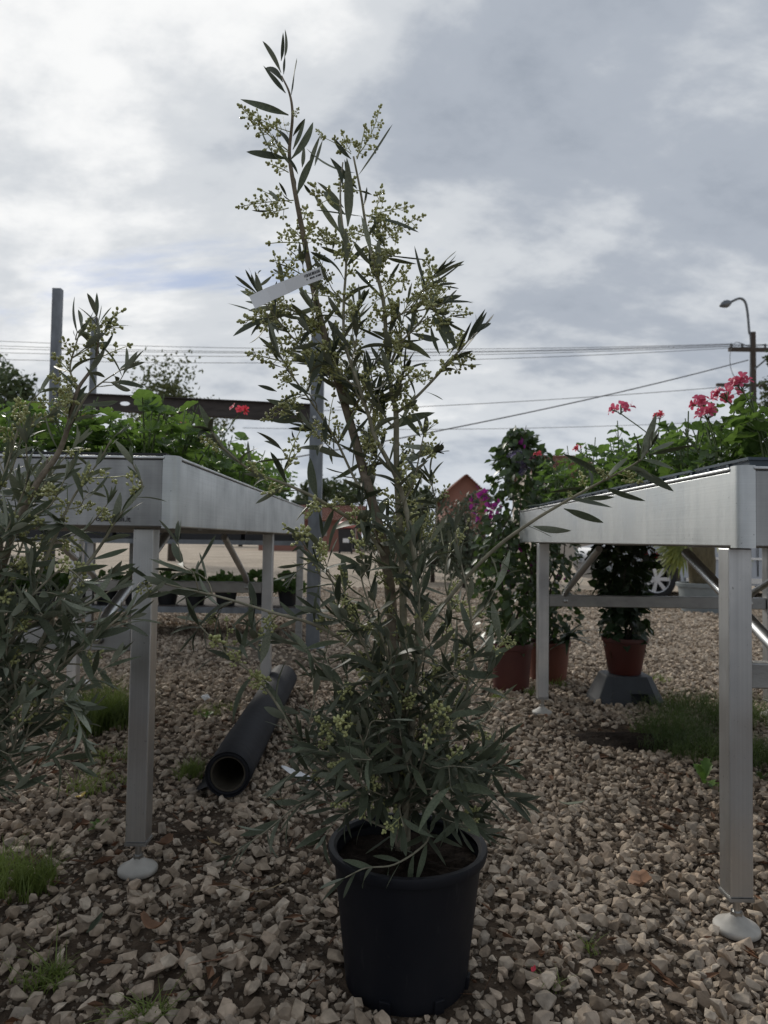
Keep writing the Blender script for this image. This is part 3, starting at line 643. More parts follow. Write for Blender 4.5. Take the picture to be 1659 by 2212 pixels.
# ------------------------------------------------------------------ benches
def bench(label, x0, x1, y0, y1, zb, zt, lx, ly, side=1, text=None, foot_tilt=0.0):
    t = empty('display_bench', ((x0+x1)/2, y0, 0), label, 'bench'); th = 0.028; cr = 0.034
    g = 0.002
    for nm, A, B in (('side_panel', (x0, y0+cr, zb), (x0+th, y1-cr, zt)), ('side_panel', (x1-th, y0+cr, zb), (x1, y1-cr, zt)),
                     ('end_panel', (x0+cr, y0, zb), (x1-cr, y0+th, zt)), ('end_panel', (x0+cr, y1-th, zb), (x1-cr, y1, zt))):
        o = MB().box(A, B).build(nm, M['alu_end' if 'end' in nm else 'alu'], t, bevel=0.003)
        xa, ya, _ = A; xb, yb, _ = B
        MB().box((xa-.004, ya-.004 if 'end' in nm else ya, zt+.001), (xb+.004, yb+.004 if 'end' in nm else yb, zt+.008)).build('rim', M['alu_leg'], o, bevel=0.002)
    for cx, cy, sx, sy in ((x0, y0, 1, 1), (x1, y0, -1, 1), (x0, y1, 1, -1), (x1, y1, -1, -1)):
        mb = MB(); prof = []
        rr = 0.018; e = 0.0015
        for k in range(7):
            a = R(90*k/6); prof.append((rr - rr*math.cos(a) - e, rr - rr*math.sin(a) - e))
        prof = [(-e, cr)] + prof + [(cr, -e), (cr, cr)]
        pts = [(cx + sx*u, cy + sy*v) for u, v in prof]; n = len(pts)
        V = [(x, y, zb-.003) for x, y in pts] + [(x, y, zt+.010) for x, y in pts]
        F = [(i, (i+1) % n, (i+1) % n + n, i+n) for i in range(n)] + [tuple(range(n-1, -1, -1)), tuple(range(n, 2*n))]
        mb.add(V, F).build('corner_post', M['alu'], t, 30)
    MB().box((x0+th+g, y0+th+g, zb+0.012), (x1-th-g, y1-th-g, zb+0.03)).build('deck', M['alu_dirty'], t)
    for k in range(4):
        yy = y0 + (y1-y0)*(k+0.5)/4
        MB().box((x0+th+g, yy-.02, zb-0.004), (x1-th-g, yy+.02, zb+0.010)).build('bearer', M['alu_dirty'], t)
    w = 0.05; r = random.Random(label)
    for yy in ly:
        for xx in lx:
            gzv = gz(xx, yy)
            leg = MB().box((xx-w/2, yy, 0.082+gzv), (xx+w/2, yy+w, zb-.0035)).build('leg', M['alu_leg'], t, bevel=0.003)
            MB().box((xx-w/2-.001, yy-.001, 0.074+gzv), (xx+w/2+.001, yy+w+.001, 0.0815+gzv)).build('leg_cap', M['alu_dirty'], leg)
            MB().tube([(xx, yy+w/2, 0.03+gzv), (xx, yy+w/2, 0.074+gzv)], 0.0075, 10).build('levelling_screw', M['zinc'], leg, 60)
            MB().lathe([(0, .035), (.013, .035), (.013, .044), (0, .044)], (xx, yy+w/2, gzv), 6).build('nut', M['zinc'], leg)
            ft = MB().lathe([(0, -.004), (.043, -.004), (.047, 0), (.047, .008), (.044, .012), (.03, .018), (.015, .03), (.011, .034), (0, .034)], (xx, yy+w/2, gzv+.004), 28).build('foot', M['foot'], leg, 50)
    zc0, zc1 = zb-0.305, zb-0.25
    for j, yy in enumerate(ly):
        bar = MB().box((lx[0]+w/2+g, yy+.008, zc0), (lx[1]-w/2-g, yy+w-.004, zc1)).build('crossbar', M['alu_dirty'], t, bevel=0.003)
        for xx in (lx[0]+.105, lx[1]-.105):
            MB().lathe([(0, 0), (.010, 0), (.010, .008), (.004, .012), (0, .012)], (0, 0, 0), 6)
            bo = MB()
            for k in range(6):
                a0, a1 = R(60*k), R(60*k+60)
                bo.add([(xx, yy-.003, (zc0+zc1)/2), (xx+.011*math.cos(a0), yy+.0, (zc0+zc1)/2+.011*math.sin(a0)), (xx+.011*math.cos(a1), yy+.0, (zc0+zc1)/2+.011*math.sin(a1)),
                        (xx+.011*math.cos(a0), yy+.007, (zc0+zc1)/2+.011*math.sin(a0)), (xx+.011*math.cos(a1), yy+.007, (zc0+zc1)/2+.011*math.sin(a1))], [(0, 1, 2), (1, 3, 4, 2)])
            bo.build('bolt', M['zinc'], bar)
            s = 1 if j == 0 else -1
            pa = Vector((xx, yy+.02, zc1+.0)); pb = Vector((xx, yy+.045*s+.02, zc1+.03)); pc = Vector((xx, yy+s*.52, zb-.022))
            MB().tube([pa, pa.lerp(pb, .6), pb, pb.lerp(pc, .5), pc], [.013, .0145, .0145, .0145, .0145], 12).build('brace', M['alu_leg'], t, 60)
    if text:
        cu = bpy.data.curves.new('lettering', 'FONT'); cu.body = text[0]; cu.size = text[4]; cu.extrude = 0.0003
        tmp = bpy.data.objects.new('lettering_src', cu); COL.objects.link(tmp); bpy.context.view_layer.update()
        me = bpy.data.meshes.new_from_object(tmp.evaluated_get(bpy.context.evaluated_depsgraph_get())); bpy.data.objects.remove(tmp)
        me.materials.clear(); me.materials.append(M['ink'])
        o = link('lettering', me, t); o.matrix_local = Matrix.Translation(Vector(text[1:4]) - ORG[t.name]) @ Matrix.Rotation(R(90), 4, 'X')
    return t
LB = dict(x0=-1.66, x1=-0.498, y0=1.70, y1=4.45, zb=0.852, zt=1.014)
RB = dict(x0=0.738, x1=1.90, y0=1.475, y1=3.86, zb=0.825, zt=0.985)
bench('aluminium display bench on the left with geraniums and printed web address', LB['x0'], LB['x1'], LB['y0'], LB['y1'], LB['zb'], LB['zt'], (-1.57, -0.59), (1.745, 3.62),
      text=('orlandelli.it', at(207, 1121, 1.70).x, 1.6985, LB['zb']+0.012, 0.0185))
bench('aluminium display bench on the right with geraniums in trays', RB['x0'], RB['x1'], RB['y0'], RB['y1'], RB['zb'], RB['zt'], (0.768, 1.86), (1.53, 3.40))

# geraniums -----------------------------------------------------------------
def geranium_leaves():
    out = []; r = random.Random(3)
    for k in range(5):
        n = 7; V = [(0, 0, -0.02)]; F = []; m = 28; gap = 0.32
        ring1 = []; ring2 = []
        for j in range(m+1):
            u = j/m; a = -math.pi + gap + (2*math.pi - 2*gap)*u
            lob = abs(math.sin(u*n*math.pi*0.5*2/2))
            rad = 0.40 + 0.10*lob + 0.02*math.sin(u*41) + r.uniform(-.008, .008)
            cup = r.uniform(0.06, 0.1) + 0.05*k*0.5
            ring1.append((0.52*rad*math.cos(a), 0.52*rad*math.sin(a), 0.03 + 0.015*math.cos(u*n*2*math.pi)))
            ring2.append((rad*math.cos(a), rad*math.sin(a), cup + 0.035*math.cos(u*n*2*math.pi) + 0.05*math.sin(a*2 + k)))
        V += ring1 + ring2
        for j in range(m):
            F.append((0, 1+j, 2+j)); F.append((1+j, m+2+j, m+3+j, 2+j))
        out.append(raw_mesh('geranium_leaf', V, F, [M['ger']]))
    return out
GL = geranium_leaves()
def flower_meshes():
    out = []
    for mk in ('petal', 'petal_pink'):
        for s in range(2):
            r = random.Random(20+s); V = []; F = []; I = []
            def petal(p, d, nrm, ln, wd):
                x = d.normalized(); z = (nrm - x*nrm.dot(x)).normalized(); y = z.cross(x); k = len(V)
                for (u, w, h) in ((0, 0.12, 0), (0.45, 0.7, 0.10), (0.8, 1.0, 0.08), (1.0, 0.45, -0.04)):
                    for sg in (-1, 1): V.append(p + x*u*ln + y*sg*w*wd*0.5 + z*h*ln)
                for q in range(3): F.append((k+2*q, k+2*q+1, k+2*q+3, k+2*q+2)); I.append(0)
            mb = MB(); nf = 7 + 2*s
            for i in range(nf):
                d = Vector((r.gauss(0, .75), r.gauss(0, .75), 0.45 + 0.4*r.random())).normalized()
                e = d*r.uniform(.022, .034)
                mb.tube([(0, 0, -.004), e*0.6 + Vector((0, 0, .004)), e], [.0009, .0007, .0009], 3, 1, False)
                tx = d.orthogonal().normalized(); ty = d.cross(tx)
                for q in range(5):
                    a = 2*math.pi*q/5 + r.uniform(-.25, .25)
                    petal(e, (tx*math.cos(a) + ty*math.sin(a))*1.0 + d*r.uniform(.15, .9), d, r.uniform(.014, .019), r.uniform(.009, .013))
            for i in range(4):
                d = Vector((r.gauss(0, .6), r.gauss(0, .6), .1 + .5*r.random())).normalized()*.02
                mb.tube([(0, 0, 0), d, d*1.4], [.0008, .0022, .0006], 4, 1, False)
            k = len(V); V += [Vector(v) for v in mb.V]; F += [tuple(i+k for i in f) for f in mb.F]; I += mb.I
            out.append(raw_mesh('flower_head', V, F, [M[mk], M['ger_stem']], I))
    return out
FL = flower_meshes()
def mini_pot_mesh():
    mb = MB().lathe([(0, 0), (.038, 0), (.052, .085), (.056, .085), (.056, .095), (.050, .095), (.047, .08), (0, .08)], n=16)
    me = raw_mesh('grow_pot', mb.V, mb.F, [M['blacktray']]); return me
MINIPOT = mini_pot_mesh()
def geranium(x, y, z, seed, label, blooms=(), n=24, hmax=0.19, bmesh_k=0, solo=True):
    r = random.Random(seed); t = empty('geranium', (x, y, z), label, 'geranium', 'geraniums on the benches')
    link('pot', MINIPOT, t)
    mb = MB(); items = []
    ns = 6
    for q in range(ns):
        a = 6.28*q/ns + r.uniform(-.5, .5); out = r.uniform(.03, .10); hh = hmax*r.uniform(.55, 1.0)*(1.15 - out*4)
        P = spline([Vector((math.cos(a)*.01, math.sin(a)*.01, .075)), Vector((math.cos(a)*out*.55, math.sin(a)*out*.55, .085 + hh*.5)), Vector((math.cos(a)*out, math.sin(a)*out, .085 + hh))], 4)
        mb.tube(P, [.0034 - .0016*i/8 for i in range(9)], 5, 0, False)
        for i in range(n//ns + 1):
            u = r.uniform(.05, 1); p = P[int(u*8)]; b_ = a + r.gauss(0, 1.1); pl_ = r.uniform(.02, .05)
            tip = p + Vector((math.cos(b_)*pl_, math.sin(b_)*pl_, r.uniform(-.015, .03)))
            mb.tube([p, tip], [.0013, .001], 3, 0, False)
            nrm = Vector((math.cos(b_)*r.uniform(.1, 1.2), math.sin(b_)*r.uniform(.1, 1.2), 1)) + rv(r, .3)
            items.append((r.choice(GL), frame(tip, Vector((math.cos(b_), math.sin(b_), -.3)) + rv(r, .3), nrm) @ Matrix.Scale(r.uniform(.034, .066), 4)))
    for (bx, by, bz, k) in blooms:
        p = Vector((bx - x, by - y, bz - z)); b0 = Vector((0, 0, .1))
        mb.tube(spline([b0, b0.lerp(p, .5) + Vector((0, 0, .02)), p], 4), .0018, 4, 0, False)
        link('flower_head', FL[k], t, Matrix.Translation(p) @ Matrix.Rotation(r.uniform(0, 6), 4, 'Z') @ Matrix.Scale(r.uniform(.88, 1.02)*(.62 if k == 1 else 1), 4))
    mb2 = MB(); mb2.V = [(v[0]+x, v[1]+y, v[2]+z) for v in mb.V]; mb2.F = mb.F; mb2.I = mb.I
    mb2.build('stems', M['ger_stem'], t, 180)
    if solo:
        for me, mw in items: link('leaf', me, t, mw)
    else: joined('foliage', items, [M['ger']], t)
    return t
def tray(x0, x1, y0, y1, z, label, mk):
    t = MB(); h = 0.10; th = .003
    t.box((x0+.01, y0+.01, z), (x1-.01, y1-.01, z+.004))
    for A, B in (((x0+.006, y0+.006, z+.004), (x0+.006+th, y1-.006, z+h)), ((x1-.006-th, y0+.006, z+.004), (x1-.006, y1-.006, z+h)),
                 ((x0+.006+th, y0+.006, z+.004), (x1-.006-th, y0+.006+th, z+h)), ((x0+.006+th, y1-.006-th, z+.004), (x1-.006-th, y1-.006, z+h))): t.box(A, B)
    # flared lip
    for A, B in (((x0, y0, z+h), (x1, y0+.016, z+h+.006)), ((x0, y1-.016, z+h), (x1, y1, z+h+.006)), ((x0, y0+.016, z+h), (x0+.016, y1-.016, z+h+.006)), ((x1-.016, y0+.016, z+h), (x1, y1-.016, z+h+.006))): t.box(A, B)
    for k in range(1, 6):
        yy = y0 + (y1-y0)*k/6
        t.box((x0+.001, yy-.006, z+.01), (x0+.0058, yy+.006, z+h-.001)); t.box((x1-.0058, yy-.006, z+.01), (x1-.001, yy+.006, z+h-.001))
    o = t.build('plant_tray', M[mk]); tag(o, label, 'tray', 'trays on the benches'); return o
def fill_bench(Bd, side, name, blooms, tray_mk, seed, zlift):
    zd = Bd['zb'] + 0.031; dx = 0.19; rows = int((Bd['y1']-Bd['y0']-0.12)/0.2)
    xe = Bd['x1']-.04 if side > 0 else Bd['x0']+.04
    cols = [xe - side*(0.085 + dx*c) for c in range(5)]
    r = random.Random(seed)
    zt = zd + zlift
    for c in range(3):
        xa = xe - side*(c*.375); xb = xa - side*.37
        if (min(xa, xb) < Bd['x0']+.03) or (max(xa, xb) > Bd['x1']-.03): continue
        nt = int((Bd['y1']-Bd['y0']-.08)/.57)
        for j in range(nt):
            ya = Bd['y0'] + .04 + j*.575
            tray(min(xa, xb), max(xa, xb), ya, ya+.57, zt, 'dark plastic tray on the %s bench, %s from the near end in the %s row' % (name, ORD[j], ('outer', 'middle', 'inner')[c]), tray_mk)
    pl = []
    for j in range(rows):
        for c in range(5):
            if c >= 3 and j > 2: continue
            pl.append((cols[c], Bd['y0'] + .14 + j*.2, j, c))
    own = {}
    for bi, (p, k) in enumerate(blooms):
        i = min(range(len(pl)), key=lambda i: (pl[i][0]-p.x)**2 + (pl[i][1]-p.y)**2); own.setdefault(i, []).append((p.x, p.y, p.z, k))
    for i, (x, y, j, c) in enumerate(pl):
        b = own.get(i, [])
        lb = '%s geranium, %s bench, %s from near end, %s' % ('blooming' if b else 'green', name, ORD[j], ('row along the aisle', 'second row from aisle', 'third row from aisle', 'fourth row from aisle', 'fifth row from aisle')[c])
        geranium(x + r.gauss(0, .012), y + r.gauss(0, .012), zt + .004, seed*100+i, lb, b, n=42 if c < 2 else 26, hmax=r.uniform(.18, .25) + .008*j, solo=(c < 2 and j < 9))
fill_bench(LB, 1, 'left', [(at(517, 893, 2.45), 0), (at(187, 912, 2.0), 1), (at(402, 918, 2.7), 1)], 'blacktray', 4, 0.045)
fill_bench(RB, -1, 'right', [(at(1340, 893, 2.05), 2), (at(1425, 905, 2.2), 1), (at(1515, 880, 1.8), 2), (at(1530, 905, 1.75), 3), (at(1603, 843, 1.62), 3), (at(1250, 975, 2.7), 1), (at(1162, 986, 3.4), 1), (at(1570, 865, 1.7), 2)], 'tray', 6, 0.055)

# rear bench beyond the left one ------------------------------------------------
def rear_bench():
    y0, y1 = 5.7, 6.7; xa, xb = -4.3, -0.62
    t = empty('rear_bench', ((xa+xb)/2, y0, 0), 'two tier metal bench with black trays behind the left display bench', 'bench')
    for yy in (y0, y1-.05):
        for xx in (xa+.05, -2.35, xb-.05):
            MB().box((xx-.025, yy, 0.0), (xx+.025, yy+.05, 0.768)).build('leg', M['alu_dirty'], t)
    for z0, z1 in ((0.77, 0.805), (0.225, 0.27)):
        for yy in (y0-.03, y1+.002): MB().box((xa, yy, z0), (xb, yy+.028, z1)).build('rail', M['galv'], t)
        MB().box((xa, y0, z1-.012), (xb, y1, z1-.004)).build('shelf', M['wood'], t)
    for k in range(7):
        x = xa + .05 + k*.52
        tray(x, x+.5, y0+.05, y0+.6, .806, 'black tray on the rear bench top, %s from its left end' % ORD[k], 'blacktray')
    r = random.Random(9)
    for k in range(14):
        x = xa + .2 + k*.255 + r.gauss(0, .02)
        crown_pot('shelf_plant', 'bushy green plant in black pot on the rear bench shelf, %s from its left end' % ORD[k], Vector((x, y0+.25 + r.gauss(0, .04), .268)), r.randrange(9999))
def crown_pot(name, label, p, seed):
    r = random.Random(seed); t = empty(name, p, label, 'plant', 'plants on the rear bench shelf')
    mb = MB().lathe([(0, 0), (.07, 0), (.095, .13), (.1, .13), (.1, .15), (.09, .15), (.088, .12), (0, .12)], p, 16); mb.build('pot', M['blacktray'], t, 40)
    it = []
    for i in range(130):
        v = rv(r).normalized(); v.z = abs(v.z)
        q = Vector((v.x*.14, v.y*.14, .12 + v.z*.17*r.uniform(.3, 1)))
        it.append((r.choice(GL), frame(q, v + rv(r, .3), v + Vector((0, 0, .6)) + rv(r, .3)) @ Matrix.Scale(r.uniform(.04, .07), 4)))
    joined('foliage', it, [M['ger']], t)
rear_bench()

# ------------------------------------------------------------------ right-hand climbers and pots
def pot(name, label, c, r0, r1, h, mat, rimh=0.03, n=36, group=None, ribs=0):
    prof = [(0, 0), (r0*.94, 0), (r0, .006), (r1*.985, h-rimh), (r1*1.05, h-rimh+.003), (r1*1.07, h-.005), (r1*1.055, h), (r1*.99, h), (r1*.95, h-.006), (r1*.93, h-.035), (0, h-.035)]
    wob = (lambda a, z: 1 + (.012 if ribs and .02 < z < h-rimh-.01 and math.sin(a*ribs) > 0 else 0)) if ribs else None
    t = empty(name, c, label, 'pot', group)
    MB().lathe(prof[:9], c, n, wob=wob).build('shell', mat, t, 40)
    s = MB(); rr = r1*.955; k = 5
    r = random.Random(h)
    V = [(c[0], c[1], c[2]+h-.03)]; F = []
    for q in range(1, k+1):
        for j in range(n):
            a = 2*math.pi*j/n; V.append((c[0]+rr*q/k*math.cos(a), c[1]+rr*q/k*math.sin(a), c[2]+h-.032 + r.uniform(-.006, .006)))
    for j in range(n): F.append((0, 1+j, 1+(j+1) % n))
    for q in range(k-1):
        for j in range(n): F.append((1+q*n+j, 1+(q+1)*n+j, 1+(q+1)*n+(j+1) % n, 1+q*n+(j+1) % n))
    s.add(V, F).build('soil', M['peat'], t, 180)
    return t
def heart_leaf(name, mk):
    V = [(0, 0, 0), (.25, -.3, .05), (.6, -.3, .05), (1, 0, -.12), (.6, .3, .05), (.25, .3, .05), (.5, 0, -.02)]
    return raw_mesh(name, V, [(0, 1, 6), (1, 2, 6), (2, 3, 6), (3, 4, 6), (4, 5, 6), (5, 0, 6)], [M[mk]])
HL = {k: heart_leaf('heart_leaf_' + k, k) for k in ('boug', 'dark', 'bract', 'weed')}
def climber(label, base, prof, n, mk, leaf, seed, bracts=(), stems=5, solo=300, cat='climber'):
    """prof: list of (z, radius, dx) giving the outline of the column of foliage."""
    r = random.Random(seed); t = empty('potted_climber', base, label, cat); B = Vector(base)
    def pr(z):
        for (z0, r0, d0), (z1, r1, d1) in zip(prof, prof[1:]):
            if z0 <= z <= z1:
                f = (z-z0)/(z1-z0); return r0+(r1-r0)*f, d0+(d1-d0)*f
        return prof[-1][1], prof[-1][2]
    z0, z1 = prof[0][0], prof[-1][0]
    mb = MB()
    for i in range(stems):
        pts = []; a = r.uniform(0, 6.28)
        for k in range(7):
            z = -.03 + (z1*.97+.03)*k/6; R_, d = pr(max(z, z0)); a += r.uniform(-.9, .9)
            f = .55*min(1, k/2); pts.append(B + Vector((d + R_*f*math.cos(a), R_*f*math.sin(a), z)))
        mb.tube(spline(pts, 4), [.006 - .004*q/24 for q in range(25)], 5)
    for i in range(9):           # stray shoots
        z = r.uniform(z0 + .3*(z1-z0), z1); R_, d = pr(z); a = r.uniform(0, 6.28); o = B + Vector((d + R_*.7*math.cos(a), R_*.7*math.sin(a), z))
        e = o + Vector((math.cos(a)*r.uniform(.06, .16), math.sin(a)*.1, r.uniform(.04, .14)))
        mb.tube(spline([o, o.lerp(e, .5) + rv(r, .015), e], 3), .0018, 4)
    mb.build('stems', M['wood'], t, 180)
    it = []
    for i in range(n):
        z = z0 + (z1-z0)*r.random()**.9; R_, d = pr(z); a = r.uniform(0, 6.28); f = r.random()**.35*r.uniform(.8, 1.12)
        p = Vector((d + R_*f*math.cos(a), R_*f*math.sin(a), z + r.gauss(0, .01)))
        out = Vector((math.cos(a), math.sin(a), 0))
        it.append((HL[mk], frame(p, out*.6 + Vector((0, 0, -.5)) + rv(r, .5), out + Vector((0, 0, .5)) + rv(r, .4)) @ Matrix.Scale(leaf*r.uniform(.6, 1.25), 4)))
    it.sort(key=lambda q: (q[1].translation.y, -q[1].to_scale().x))
    for me, mw in it[:solo]: link('leaf', me, t, mw)
    joined('foliage', it[solo:], [M[mk]], t)
    for (p, k) in bracts:
        its = []
        for q in range(k):
            v = rv(r).normalized()
            its.append((HL['bract'], frame(v*.006, v, rv(r)) @ Matrix.Scale(r.uniform(.026, .042), 4)))
        o = joined('bract_cluster', its, [M['bract']], t); del o['kind']; o.location = Vector(p) - B
    return t
p1 = gnd(1105, 1497); p1.y += .12; p1.x = at(1104, 1450, p1.y).x
pot('plant_pot', 'red terracotta pot at the left foot of the tall climber', (p1.x, p1.y, gz(p1.x, p1.y)), .098, .115, .262, M['terra'], .035)
zz = at(1100, 928, p1.y).z
climber('tall bushy climber with magenta bracts in the red pot', (p1.x, p1.y, .245),
        [(0, .10, 0), (.12, .18, .0), (.35, .22, .0), (.6, .24, .02), (.8, .23, .06), (.98, .21, .08), (zz-.38, .14, .04), (zz-.25, .045, .03)], 1750, 'boug', .052, 41,
        [(at(1045, 1068, p1.y-.12), 7), (at(1022, 1086, p1.y-.1), 6), (at(1058, 1100, p1.y-.14), 7), (at(1030, 1112, p1.y-.1), 5), (at(1078, 1090, p1.y-.15), 4), (at(1160, 1120, p1.y-.12), 4), (at(1062, 1122, p1.y-.1), 6), (at(1128, 962, p1.y-.08), 5), (at(1036, 1060, p1.y-.1), 6), (at(1050, 1082, p1.y-.14), 7), (at(1068, 1110, p1.y-.12), 6), (at(1150, 985, p1.y-.1), 5), (at(1090, 1230, p1.y-.2), 4), (at(1120, 1180, p1.y-.2), 4)])
p2 = gnd(1188, 1480); p2.y += .14; p2.x = at(1184, 1440, p2.y).x
pot('plant_pot', 'orange terracotta pot behind the far bench leg', (p2.x, p2.y, gz(p2.x, p2.y)), .105, .125, .24, M['terra_or'], .03)
climber('second climber with dark leaves behind the far bench leg', (p2.x, p2.y, .22),
        [(0, .10, 0), (.1, .17, .01), (.35, .19, 0), (.6, .18, 0), (.85, .15, -.02), (1.0, .08, -.02)], 800, 'dark', .05, 42,
        [(at(1152, 1223, p2.y-.15), 5), (at(1166, 1240, p2.y-.15), 5), (at(1215, 1250, p2.y-.16), 4), (at(1205, 1290, p2.y-.16), 4)], solo=200)
def spiky(label, c, n, ln, seed, mk='dark'):
    r = random.Random(seed); t = empty('spiky_plant', c, label, 'plant'); c = Vector(c)
    for i in range(n):
        a = r.uniform(0, 6.28); e = r.uniform(-.35, 1.0); d = Vector((math.cos(a)*math.cos(e), math.sin(a)*math.cos(e), math.sin(e))); w = .012
        y = Vector((-math.sin(a), math.cos(a), 0)); V = []; F = []
        for k in range(5):
            u = k/4; p = d*ln*u + Vector((0, 0, -.10*u*u*ln*2)); ww = w*(1-u**2)
            V += [p - y*ww, p + y*ww + Vector((0, 0, .001))]
        F = [(2*k, 2*k+1, 2*k+3, 2*k+2) for k in range(4)]
        link('leaf', raw_mesh('blade', V, F, [M[mk]]), t, Matrix.Translation((0, 0, r.uniform(0, .05))))
    return t
q = at(1226, 1385, p2.y-.1); spiky('spiky dark leaved plant peeping out beside the orange pot', (q.x, q.y, q.z), 26, .17, 8)
# third pot on an upturned stand, below the right bench
p3 = gnd(1348, 1529); p3.y += .15; p3.x = at(1349, 1490, p3.y).x; st_h = at(1340, 1462, p3.y-.1).z
def stand():
    t = MB(); c = Vector((p3.x, p3.y, gz(p3.x, p3.y))); n = 8; w0, w1 = .175, .115; d0, d1 = .15, .10; h = st_h
    V = []; F = []
    def ring(w, d, z):
        cc = .3; return [(c.x+a*w, c.y+b*d, z) for a, b in ((-1, -1+cc), (-1+cc, -1), (1-cc, -1), (1, -1+cc), (1, 1-cc), (1-cc, 1), (-1+cc, 1), (-1, 1-cc))]
    R0, R1, R2 = ring(w0, d0, c.z), ring(w0*.97, d0*.97, c.z+.02), ring(w1, d1, h)
    V = R0 + R1 + R2
    for i in range(8):
        j = (i+1) % 8
        if i == 1: continue
        F += [(i, j, 8+j, 8+i), (8+i, 8+j, 16+j, 16+i)]
    F.append(tuple(range(16, 24)))
    # front face with a rectangular notch
    a, b = Vector(V[1]), Vector(V[2]); e, f = Vector(V[17]), Vector(V[18]); k = len(V)
    l0, l1 = .46, .86
    P = [a, a.lerp(b, l0), a.lerp(b, l1), b, e, e.lerp(f, l0), e.lerp(f, l1), f]
    nt = [P[1].lerp(P[5], .42), P[2].lerp(P[6], .42)]
    inn = [nt[0] + Vector((0, .06, 0)), nt[1] + Vector((0, .06, 0)), P[1] + Vector((0, .06, 0)), P[2] + Vector((0, .06, 0))]
    V += [tuple(v) for v in P + nt + inn]
    F += [(k, k+1, k+8, k+5, k+4), (k+8, k+9, k+6, k+5), (k+2, k+3, k+7, k+6, k+9), (k+8, k+10, k+11, k+9), (k+1, k+12, k+10, k+8), (k+9, k+11, k+13, k+2), (k+10, k+12, k+13, k+11)]
    o = t.add(V, F).build('pot_stand', M['greyplast'], bevel=.006); tag(o, 'grey plastic stand with a notch under the small terracotta pot', 'stand')
stand()
pot('plant_pot', 'small terracotta pot standing on the grey plastic stand', (p3.x, p3.y, st_h+.001), .082, .112, .19, M['terra'], .025)
climber('dark leafy plant in the terracotta pot under the right bench', (p3.x, p3.y, st_h+.165),
        [(-.02, .07, 0), (.06, .13, 0), (.16, .10, .0), (.28, .135, -.02), (.42, .15, -.02), (.52, .13, -.02)], 620, 'dark', .062, 43, solo=200)
q = at(1405, 1205, p3.y-.1)
o = link('red_flower', FL[0]); o.location = q; tag(o, 'single dark red bloom beside the dark plant under the right bench', 'flower')
# lilac film sleeve on the climber
def sleeve():
    Y = p1.y - .06; pts = [(1118, 955), (1092, 985), (1108, 1004), (1126, 1030), (1148, 1016), (1136, 985)]; V = []; r = random.Random(2)
    c = at(1120, 992, Y-.05); V.append(c); n = len(pts)
    for q in pts: V.append(at(q[0], q[1], Y + r.uniform(-.05, .05)))
    for i in range(n): V.append((V[1+i] + c)/2 + rv(r, .012) + Vector((0, -.03, 0)))
    F = []
    for i in range(n):
        j = (i+1) % n; F += [(0, n+1+i, n+1+j), (n+1+i, 1+i, 1+j, n+1+j)]
    o = link('film_sleeve', raw_mesh('film_sleeve', V, F, [M['film']], smooth=False)); tag(o, 'crumpled lilac clear plastic film near the top of the tall climber', 'film')
    s = o.modifiers.new('thick', 'SOLIDIFY'); s.thickness = .0006
sleeve()

# palm in pale pot
def palm():
    d = 8.6; c = at(1515, 1300, d); c.z = 0
    pot('planter', 'pale grey ribbed planter holding the little palm behind the right bench', (c.x, d, 0), .22, .27, .36, M['palegrey'], .05, 48, ribs=24)
    t = empty('small_palm', (c.x, d, .33), 'small palm with fibrous trunk and yellow green fans', 'palm')
    MB().lathe([(.13, 0), (.15, .15), (.16, .3), (.15, .45), (.10, .55), (0, .57)], (c.x, d, .33), 18, wob=lambda a, z: 1+.06*math.sin(a*7+z*30)).build('trunk', M['palmfib'], t, 180)
    r = random.Random(6)
    for i in range(22):
        a = r.uniform(0, 6.28) if i > 6 else math.pi + r.uniform(-.7, .5); e = r.uniform(-.1, 1.2) if i > 6 else r.uniform(-.5, .1)
        dr = Vector((math.cos(a)*math.cos(e), math.sin(a)*math.cos(e), math.sin(e))); y = dr.orthogonal().normalized(); z = dr.cross(y)
        hub = dr*r.uniform(.22, .32); V = []; F = []
        for k in range(11):
            th = R(-65 + 13*k); ax = dr*math.cos(th) + y*math.sin(th); ln = r.uniform(.22, .34); b = len(V); s = ax.cross(z).normalized()
            for u, w in ((0, .004), (.4, .016), (.8, .011), (1, .001)):
                p = hub + ax*ln*u + Vector((0, 0, -.10*u*u)) + z*.02*math.sin(k*1.9); V += [p - s*w, p + s*w]
            F += [(b+2*q, b+2*q+1, b+2*q+3, b+2*q+2) for q in range(3)]
        mb = MB().tube([Vector((0, 0, 0)), hub], .006, 4); b = len(V); V += [Vector(v) for v in mb.V]; F += [tuple(i+b for i in f) for f in mb.F]
        link('frond', raw_mesh('frond', V, F, [M['palm']]), t, Matrix.Translation((0, 0, .50)))
palm()

